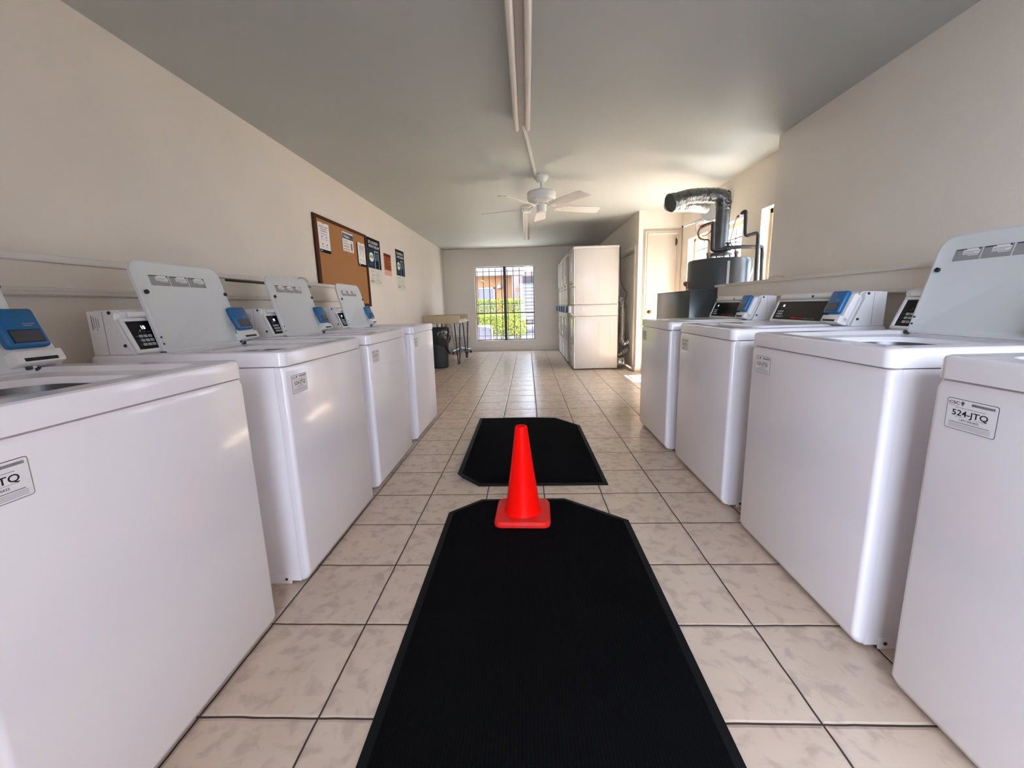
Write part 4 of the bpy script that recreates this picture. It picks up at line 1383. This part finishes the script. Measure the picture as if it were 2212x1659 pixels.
# ------------------------------------------------------------------ water heater corner
t = thing('water_heater', 'tall grey cylindrical water heater by the side windows', 'water heater', (2.50, 3.50, 0))
k = MB().lathe([(0.28, 0.0), (0.296, 0.01), (0.296, 1.435), (0.288, 1.452), (0.27, 1.458), (0.06, 1.462)], (0, 0, 0), 'tank', 56)
obj('tank', k, t)
k = MB()
a0 = math.radians(-88)
for (a_, w2, m_, r_) in ((-99, 2.1, 'tankstrip', 0.2975), (-62, 0.35, 'darkgap', 0.2972), (-20, 0.35, 'darkgap', 0.2972)):
    p = []
    for aa in (a_ - w2, a_ + w2):
        p.append((r_ * math.cos(math.radians(aa)), r_ * math.sin(math.radians(aa))))
    k.add([(p[0][0], p[0][1], 0.1), (p[1][0], p[1][1], 0.1), (p[1][0], p[1][1], 1.42), (p[0][0], p[0][1], 1.42)], [(0, 1, 2, 3)], m_)
obj('jacket_seam', k, t)
k = MB()
k.lathe([(0.105, 1.497), (0.108, 1.51), (0.075, 1.528), (0.065, 1.53)], (0, 0, 0), 'flue', 28)
for i in range(4):
    a = math.pi / 4 + i * math.pi / 2
    k.box(-0.004, 0.004, -0.008, 0.008, 1.458, 1.50, 'flue', T=Matrix.Translation((0.09 * math.cos(a), 0.09 * math.sin(a), 0)))
k.cyl((0, 0, 1.455), (0, 0, 1.475), 0.06, 'darkgap')
obj('draft_hood', k, t)
for (x, y) in ((-0.165, -0.12), (0.075, -0.17)):
    obj('nipple', MB().cyl((x, y, 1.455), (x, y, 1.50), 0.014, 'brass', n=12).cyl((x, y, 1.49), (x, y, 1.515), 0.02, 'brass', n=6), t)

t = thing('flue_duct', 'wide grey metal flue with a foil elbow rising from the water heater', 'duct', (2.50, 3.50, 1.53))
T = Matrix.Translation((-2.50, -3.50, -1.53))
k = MB(); k.T = T
k.cyl((2.50, 3.50, 1.525), (2.50, 3.50, 1.93), 0.064, 'flue', n=28)
obj('flue_pipe', k, t)
k = MB(); k.T = T
el = [(2.50, 3.50, 1.92), (2.50, 3.50, 1.955)] + [(2.43 + 0.07 * math.cos(a), 3.50 + 0.0, 1.985 + 0.075 * math.sin(a)) for a in (0.0, 0.5, 1.0, 1.5)] + \
     [(2.33, 3.49, 2.062), (2.23, 3.47, 2.058), (2.14, 3.44, 2.045), (2.07, 3.425, 2.025), (2.00, 3.405, 2.0)]
k.tube(el, [0.067, 0.069, 0.073, 0.075, 0.073, 0.070, 0.068, 0.068, 0.068, 0.070, 0.074], 'foil', 24, ring=(0.0022, 0.035))
obj('foil_elbow', k, t, label='dark crinkled foil elbow')
k = MB(); k.T = T
dr_ = (Vector((2.00, 3.405, 2.0)) - Vector((2.07, 3.425, 2.025))).normalized()
q0 = Vector((2.00, 3.405, 2.0))
k.cyl(tuple(q0), tuple(q0 + dr_ * 0.045), 0.080, 'foil', n=28, r1=0.083)
k.lathe([(0.083, 0), (0.086, 0.003), (0.083, 0.008), (0.078, 0.008)], (0, 0, 0), 'flue', 28, T=frame(q0 + dr_ * 0.045, dr_.orthogonal(), dr_.cross(dr_.orthogonal()), dr_))
obj('end_collar', k, t)
k = MB()
k.tube([(2.02, 3.62, 2.02), (2.10, 3.72, 2.025), (2.20, 3.80, 2.04), (2.33, 3.88, 2.055), (2.46, 3.97, 2.06), (2.53, 4.02, 2.06)], 0.062, 'foilb', 20, ring=(0.003, 0.03))
tag(obj('exhaust_duct', k), 'bright foil duct running behind the flue to the blower drum', 'duct')

t = thing('vent_blower', 'pale round blower drum fixed to the side wall behind the flue', 'blower', (2.63, 4.16, 2.02))
obj('drum', MB().cyl((-0.02, -0.10, 0), (0.03, 0.06, 0), 0.098, 'galv', n=36).cyl((0.03, 0.06, 0), (0.05, 0.10, 0), 0.085, 'foilb', n=30), t)
obj('wall_arm', MB().box(0.02, 0.238, 0.0, 0.05, -0.03, 0.03, 'galv', 0.004), t)
obj('bracket', MB().box(-0.17, -0.075, -0.03, -0.022, -0.075, -0.02, 'galv', 0.003, T=Matrix.Rotation(math.radians(-18), 4, 'Y')), t)
obj('support_rod', MB().tube([(-0.285, -0.02, -0.135), (-0.10, -0.01, -0.07)], 0.010, 'fan', 10).cyl((-0.292, -0.02, -0.137), (-0.283, -0.02, -0.134), 0.012, 'darkgap', n=12), t)
obj('wire', MB().tube([(-0.15, -0.04, -0.085), (-0.155, -0.04, -0.15), (-0.14, -0.04, -0.20), (-0.10, -0.04, -0.235), (-0.05, -0.04, -0.24), (0.0, -0.04, -0.215), (0.025, -0.05, -0.18)], 0.0035, 'wirew', 6), t)
k = MB()
TP = frame((XR2, 4.24, 2.185), (0, 1, 0), (0, 0, 1), (-1, 0, 0))
k.lathe([(0.135, 0), (0.135, 0.006), (0.118, 0.010), (0.105, 0.004), (0.02, 0.002)], (0, 0, 0), 'galv', 40, T=TP)
k.lathe([(0.092, 0.008), (0.084, 0.011), (0.074, 0.0085)], (0, 0, 0), 'darkgap', 40, T=TP, caps=(False, False))
for i in range(8):
    a = i * math.pi / 4
    k.cyl((0.122 * math.cos(a), 0.122 * math.sin(a), 0.008), (0.122 * math.cos(a), 0.122 * math.sin(a), 0.012), 0.004, 'screw', n=8, T=TP)
tag(obj('wall_thimble', k), 'round pale vent plate high on the side wall above the windows', 'vent plate')

t = thing('metal_cabinet', 'low dark grey sheet metal box beside the water heater', 'metal box', (2.07, 3.26, 0))
obj('box_body', MB().box(-0.108, 0.118, -0.455, 0.465, 0.0, 1.145, 'cabinet', 0.004), t)
obj('box_lid', MB().box(-0.112, 0.120, -0.46, 0.468, 1.145, 1.150, 'cabinet', 0.001), t)
k = MB()
k.cyl((0, 0, 0), (0, 0, 0.05), 0.013, 'brass', n=12).cyl((0, 0, 0.022), (0, 0, 0.028), 0.0145, 'paper', n=12)
k.cyl((0, 0, 0.05), (0, 0, 0.075), 0.022, 'brass', n=8).cyl((-0.035, 0, 0.075), (0.012, 0, 0.085), 0.017, 'brass', n=10).box(-0.03, 0.02, -0.014, 0.014, 0.085, 0.10, 'brass', 0.004)
o = obj('valve', k, loc=(2.148, 3.38, 1.150))
tag(o, 'small dark brass valve standing on the metal box', 'valve')

def rounded(pts, r=0.035, n=4):
    P = [Vector(p) for p in pts]
    out = [P[0]]
    for i in range(1, len(P) - 1):
        a = (P[i - 1] - P[i]); b = (P[i + 1] - P[i])
        ra = min(r, a.length * 0.45, b.length * 0.45)
        s = P[i] + a.normalized() * ra; e = P[i] + b.normalized() * ra
        for k_ in range(n + 1):
            t_ = k_ / n
            out.append(s * (1 - t_) ** 2 + P[i] * 2 * t_ * (1 - t_) + e * t_ ** 2)
    out.append(P[-1])
    return [tuple(p) for p in out]


t = thing('insulated_pipe', 'dark insulated pipe stepping down in front of the nearest side window', 'pipe', (2.72, 3.22, 0))
T = Matrix.Translation((-2.72, -3.22, 0))
k = MB(); k.T = T
k.tube(rounded([(2.585, 3.30, 1.850), (2.612, 3.28, 1.868), (2.614, 3.26, 1.64), (2.715, 3.23, 1.665), (2.72, 3.22, 1.2), (2.72, 3.22, 0.0)], 0.03), 0.0165, 'pipe', 14)
obj('sleeve', k, t)
k = MB(); k.T = T
k.tube([(2.59, 3.30, 1.855), (2.555, 3.32, 1.82)], 0.011, 'brass', 10)
k.cyl((2.578, 3.307, 1.843), (2.568, 3.312, 1.834), 0.015, 'paper', n=10)
obj('union', k, t)
k = MB(); k.T = T
k.tube(rounded([(2.556, 3.32, 1.822), (2.54, 3.33, 1.77), (2.537, 3.35, 1.70), (2.52, 3.36, 1.60), (2.575, 3.33, 1.515)], 0.03), 0.006, 'copper', 8)
k.tube([(2.515, 3.35, 1.60), (2.60, 3.35, 1.60)], 0.0035, 'iron', 6)
obj('copper_line', k, t)

t = thing('cross_pipe', 'dark pipe crossing level in front of the flue with a small valve', 'pipe', (2.82, 3.34, 0))
T = Matrix.Translation((-2.82, -3.34, 0))
k = MB(); k.T = T
k.tube(rounded([(2.345, 3.34, 1.79), (2.352, 3.34, 1.53), (2.44, 3.34, 1.535), (2.53, 3.34, 1.552), (2.64, 3.34, 1.556), (2.82, 3.34, 1.552), (2.83, 3.34, 1.30), (2.83, 3.34, 0.0)], 0.025), 0.0175, 'pipe', 14)
obj('sleeve', k, t)
k = MB(); k.T = T
k.cyl((2.495, 3.34, 1.545), (2.50, 3.34, 1.60), 0.012, 'pipe', n=10).box(2.478, 2.518, 3.325, 3.355, 1.585, 1.60, 'pipe', 0.003).cyl((2.47, 3.34, 1.543), (2.52, 3.34, 1.548), 0.025, 'pipe', n=12)
obj('valve', k, t)
k = MB(); k.T = T
k.tube(rounded([(2.35, 3.34, 1.785), (2.30, 3.34, 1.775), (2.232, 3.34, 1.745)], 0.02), 0.014, 'brass', 10)
obj('fitting', k, t)
k = MB(); k.T = T
k.tube(rounded([(2.232, 3.34, 1.745), (2.208, 3.345, 1.70), (2.225, 3.35, 1.65), (2.265, 3.355, 1.632), (2.325, 3.36, 1.635), (2.336, 3.37, 1.58), (2.336, 3.38, 1.50)], 0.03), 0.0085, 'copper', 10)
k.tube([(2.335, 3.34, 1.74), (2.325, 3.34, 1.70), (2.29, 3.34, 1.672), (2.25, 3.34, 1.668)], 0.004, 'copper', 8)
obj('copper_loop', k, t)

# ------------------------------------------------------------------ outside
struct('ground', MB().box(-14, 16, YB + 0.16, 30, -0.16, -0.02, 'yard').box(XR2 + 0.26, 16, -12, YB + 0.15, -0.16, -0.02, 'concrete')
       .box(-14, XR2 + 0.26, -12, YF - 0.11, -0.16, -0.02, 'asphalt'))
# unseen wall added to shade the ground on the entrance side
struct('wall_shade_front', MB().box(5.5, 5.8, -12, -2.2, -0.02, 12, 'stucco_p'))
# unseen wall added to keep the sun off the yard behind the back window
struct('wall_shade_yard', MB().box(3.3, 3.6, 12.3, 22, -0.02, 12, 'stucco_p'))


def hedge(label, x0, x1, y0, y1, z1, n):
    t = thing('hedge', label, 'hedge', ((x0 + x1) / 2, (y0 + y1) / 2, -0.02))
    cx, cy = (x0 + x1) / 2, (y0 + y1) / 2
    k = MB()
    rnd = random.Random(int(y0 * 10))
    for i in range(int((x1 - x0) * 9)):
        x = x0 + rnd.random() * (x1 - x0); y = y0 + rnd.random() * (y1 - y0)
        k.tube([(x - cx, y - cy, 0), (x - cx + rnd.uniform(-.1, .1), y - cy, z1 * 0.4), (x - cx + rnd.uniform(-.2, .2), y - cy + rnd.uniform(-.1, .1), z1 * 0.85)], 0.012, 'twig', 5)
    obj('stem', k, t)
    k = MB()
    vs, fs = [], []
    for i in range(n):
        if rnd.random() < 0.35:
            p = Vector((rnd.uniform(x0, x1), rnd.uniform(y0, y1), z1 + rnd.gauss(0, 0.025)))
        else:
            p = Vector((rnd.uniform(x0, x1), y0 + abs(rnd.gauss(0, 0.14)), z1 * (1 - rnd.random() ** 1.3 * 0.85)))
        p -= Vector((cx, cy, 0))
        a = Vector((rnd.uniform(-1, 1), rnd.uniform(-1, 1), rnd.uniform(-1, 1))).normalized()
        b = a.orthogonal().normalized()
        s = rnd.uniform(0.02, 0.045)
        o = len(vs)
        vs += [tuple(p - a * s), tuple(p + b * s * 0.55), tuple(p + a * s), tuple(p - b * s * 0.55)]
        fs.append((o, o + 1, o + 2, o + 3))
    k.add(vs, fs, 'leaf')
    obj('foliage', k, t)
    return t


hedge('nearer clipped hedge outside the back window behind the air conditioner', -2.6, 0.52, 12.55, 13.2, 0.80, 7000)
hedge('taller clipped hedge farther off below the orange wall', -3.2, 0.52, 15.5, 16.3, 1.30, 7000)

t = thing('air_conditioner', 'blue-grey outdoor air conditioning unit beyond the window', 'air conditioner', (-0.80, 11.9, -0.02))
k = MB().loft([[(x, y, z) for x, y in rrect(-0.29, 0.29, -0.29, 0.29, 0.06)] for z in (0.02, 0.48)], 'condenser')
for i in range(14):
    k.box(-0.293, 0.293, -0.293, 0.293, 0.05 + i * 0.03, 0.056 + i * 0.03, 'condenser')
obj('unit_body', k, t)
obj('unit_top', MB().lathe([(0.30, 0.48), (0.30, 0.50), (0.22, 0.525), (0.03, 0.53)], (0, 0, 0), 'condenser', 28), t)

t = thing('apartment_building', 'orange and pale stucco building beyond the hedges', 'building', (0.0, 18.5, -0.02))
k = MB().box(-7, 0.0, 0.0, 0.3, 0, 2.45, 'stucco_o')
obj('recessed_wall', k, t)
k = MB().box(-7, 0.45, -0.5, 0.3, 2.45, 8.0, 'fascia').box(-7, 0.45, -0.56, -0.5, 2.40, 2.50, 'fascia').box(-7, 0.45, -0.53, -0.5, 2.78, 2.82, 'stucco_p')
obj('fascia_board', k, t)
obj('pillar', MB().box(-0.08, 0.42, -0.5, 0.0, 0, 2.45, 'stucco_p'), t)
k = MB().box(-1.62, -0.93, -0.03, 0.0, 0.5, 1.86, 'blind')
d_ = obj('window', k, t)
k = MB().box(-1.66, -1.62, -0.06, 0.0, 0.5, 1.92, 'fascia').box(-0.93, -0.88, -0.06, 0.0, 0.5, 1.92, 'fascia').box(-1.66, -0.88, -0.06, 0.0, 1.86, 1.92, 'fascia')
obj('window_frame', k, d_)
k = MB().lathe([(0.02, 0.12), (0.05, 0.05), (0.11, -0.03), (0.10, -0.10), (0.02, -0.14)], (-0.66, -0.12, 1.98), 'fascia', 16)
obj('wall_lamp', k, t)
obj('address_sign', MB().box(0.08, 0.26, -0.515, -0.5, 1.72, 1.86, 'stucco_o'), t)

t = thing('sky_block_wall', 'added pale wall blocking sky light far behind the outdoor staircase', 'building', (4.5, 24, -0.02))  # added wall, cuts the sky light that reaches the back window
obj('block_wall', MB().box(-4.1, 4.5, 0, 0.3, 0, 3.0, 'stucco_p').box(-3.2, 4.5, 0, 0.3, 3.4, 9, 'stucco_p'), t)
obj('wall_cap', MB().box(-2.7, 4.6, -0.3, 0.3, 9, 9.2, 'fascia'), t)

t = thing('outdoor_stair', 'dark open-tread outdoor staircase at the right of the back window view', 'staircase', (1.0, 16.3, -0.02))
for i in range(12):
    obj('tread', MB().box(-0.55, 0.75, -0.35 + 0.12 * i, -0.05 + 0.12 * i, 0.33 + i * 0.145, 0.39 + i * 0.145, 'stairdark'), t)
for x in (-0.57, 0.75):
    obj('stringer', MB().prism([(-0.4, 0.15), (1.3, 2.1), (1.3, 2.35), (-0.4, 0.38)], 'x', x, x + 0.04, 'stairdark'), t)
obj('landing', MB().box(-0.6, 0.8, 1.0, 1.6, 1.98, 2.30, 'stairdark'), t)

print('objects', len(bpy.data.objects))
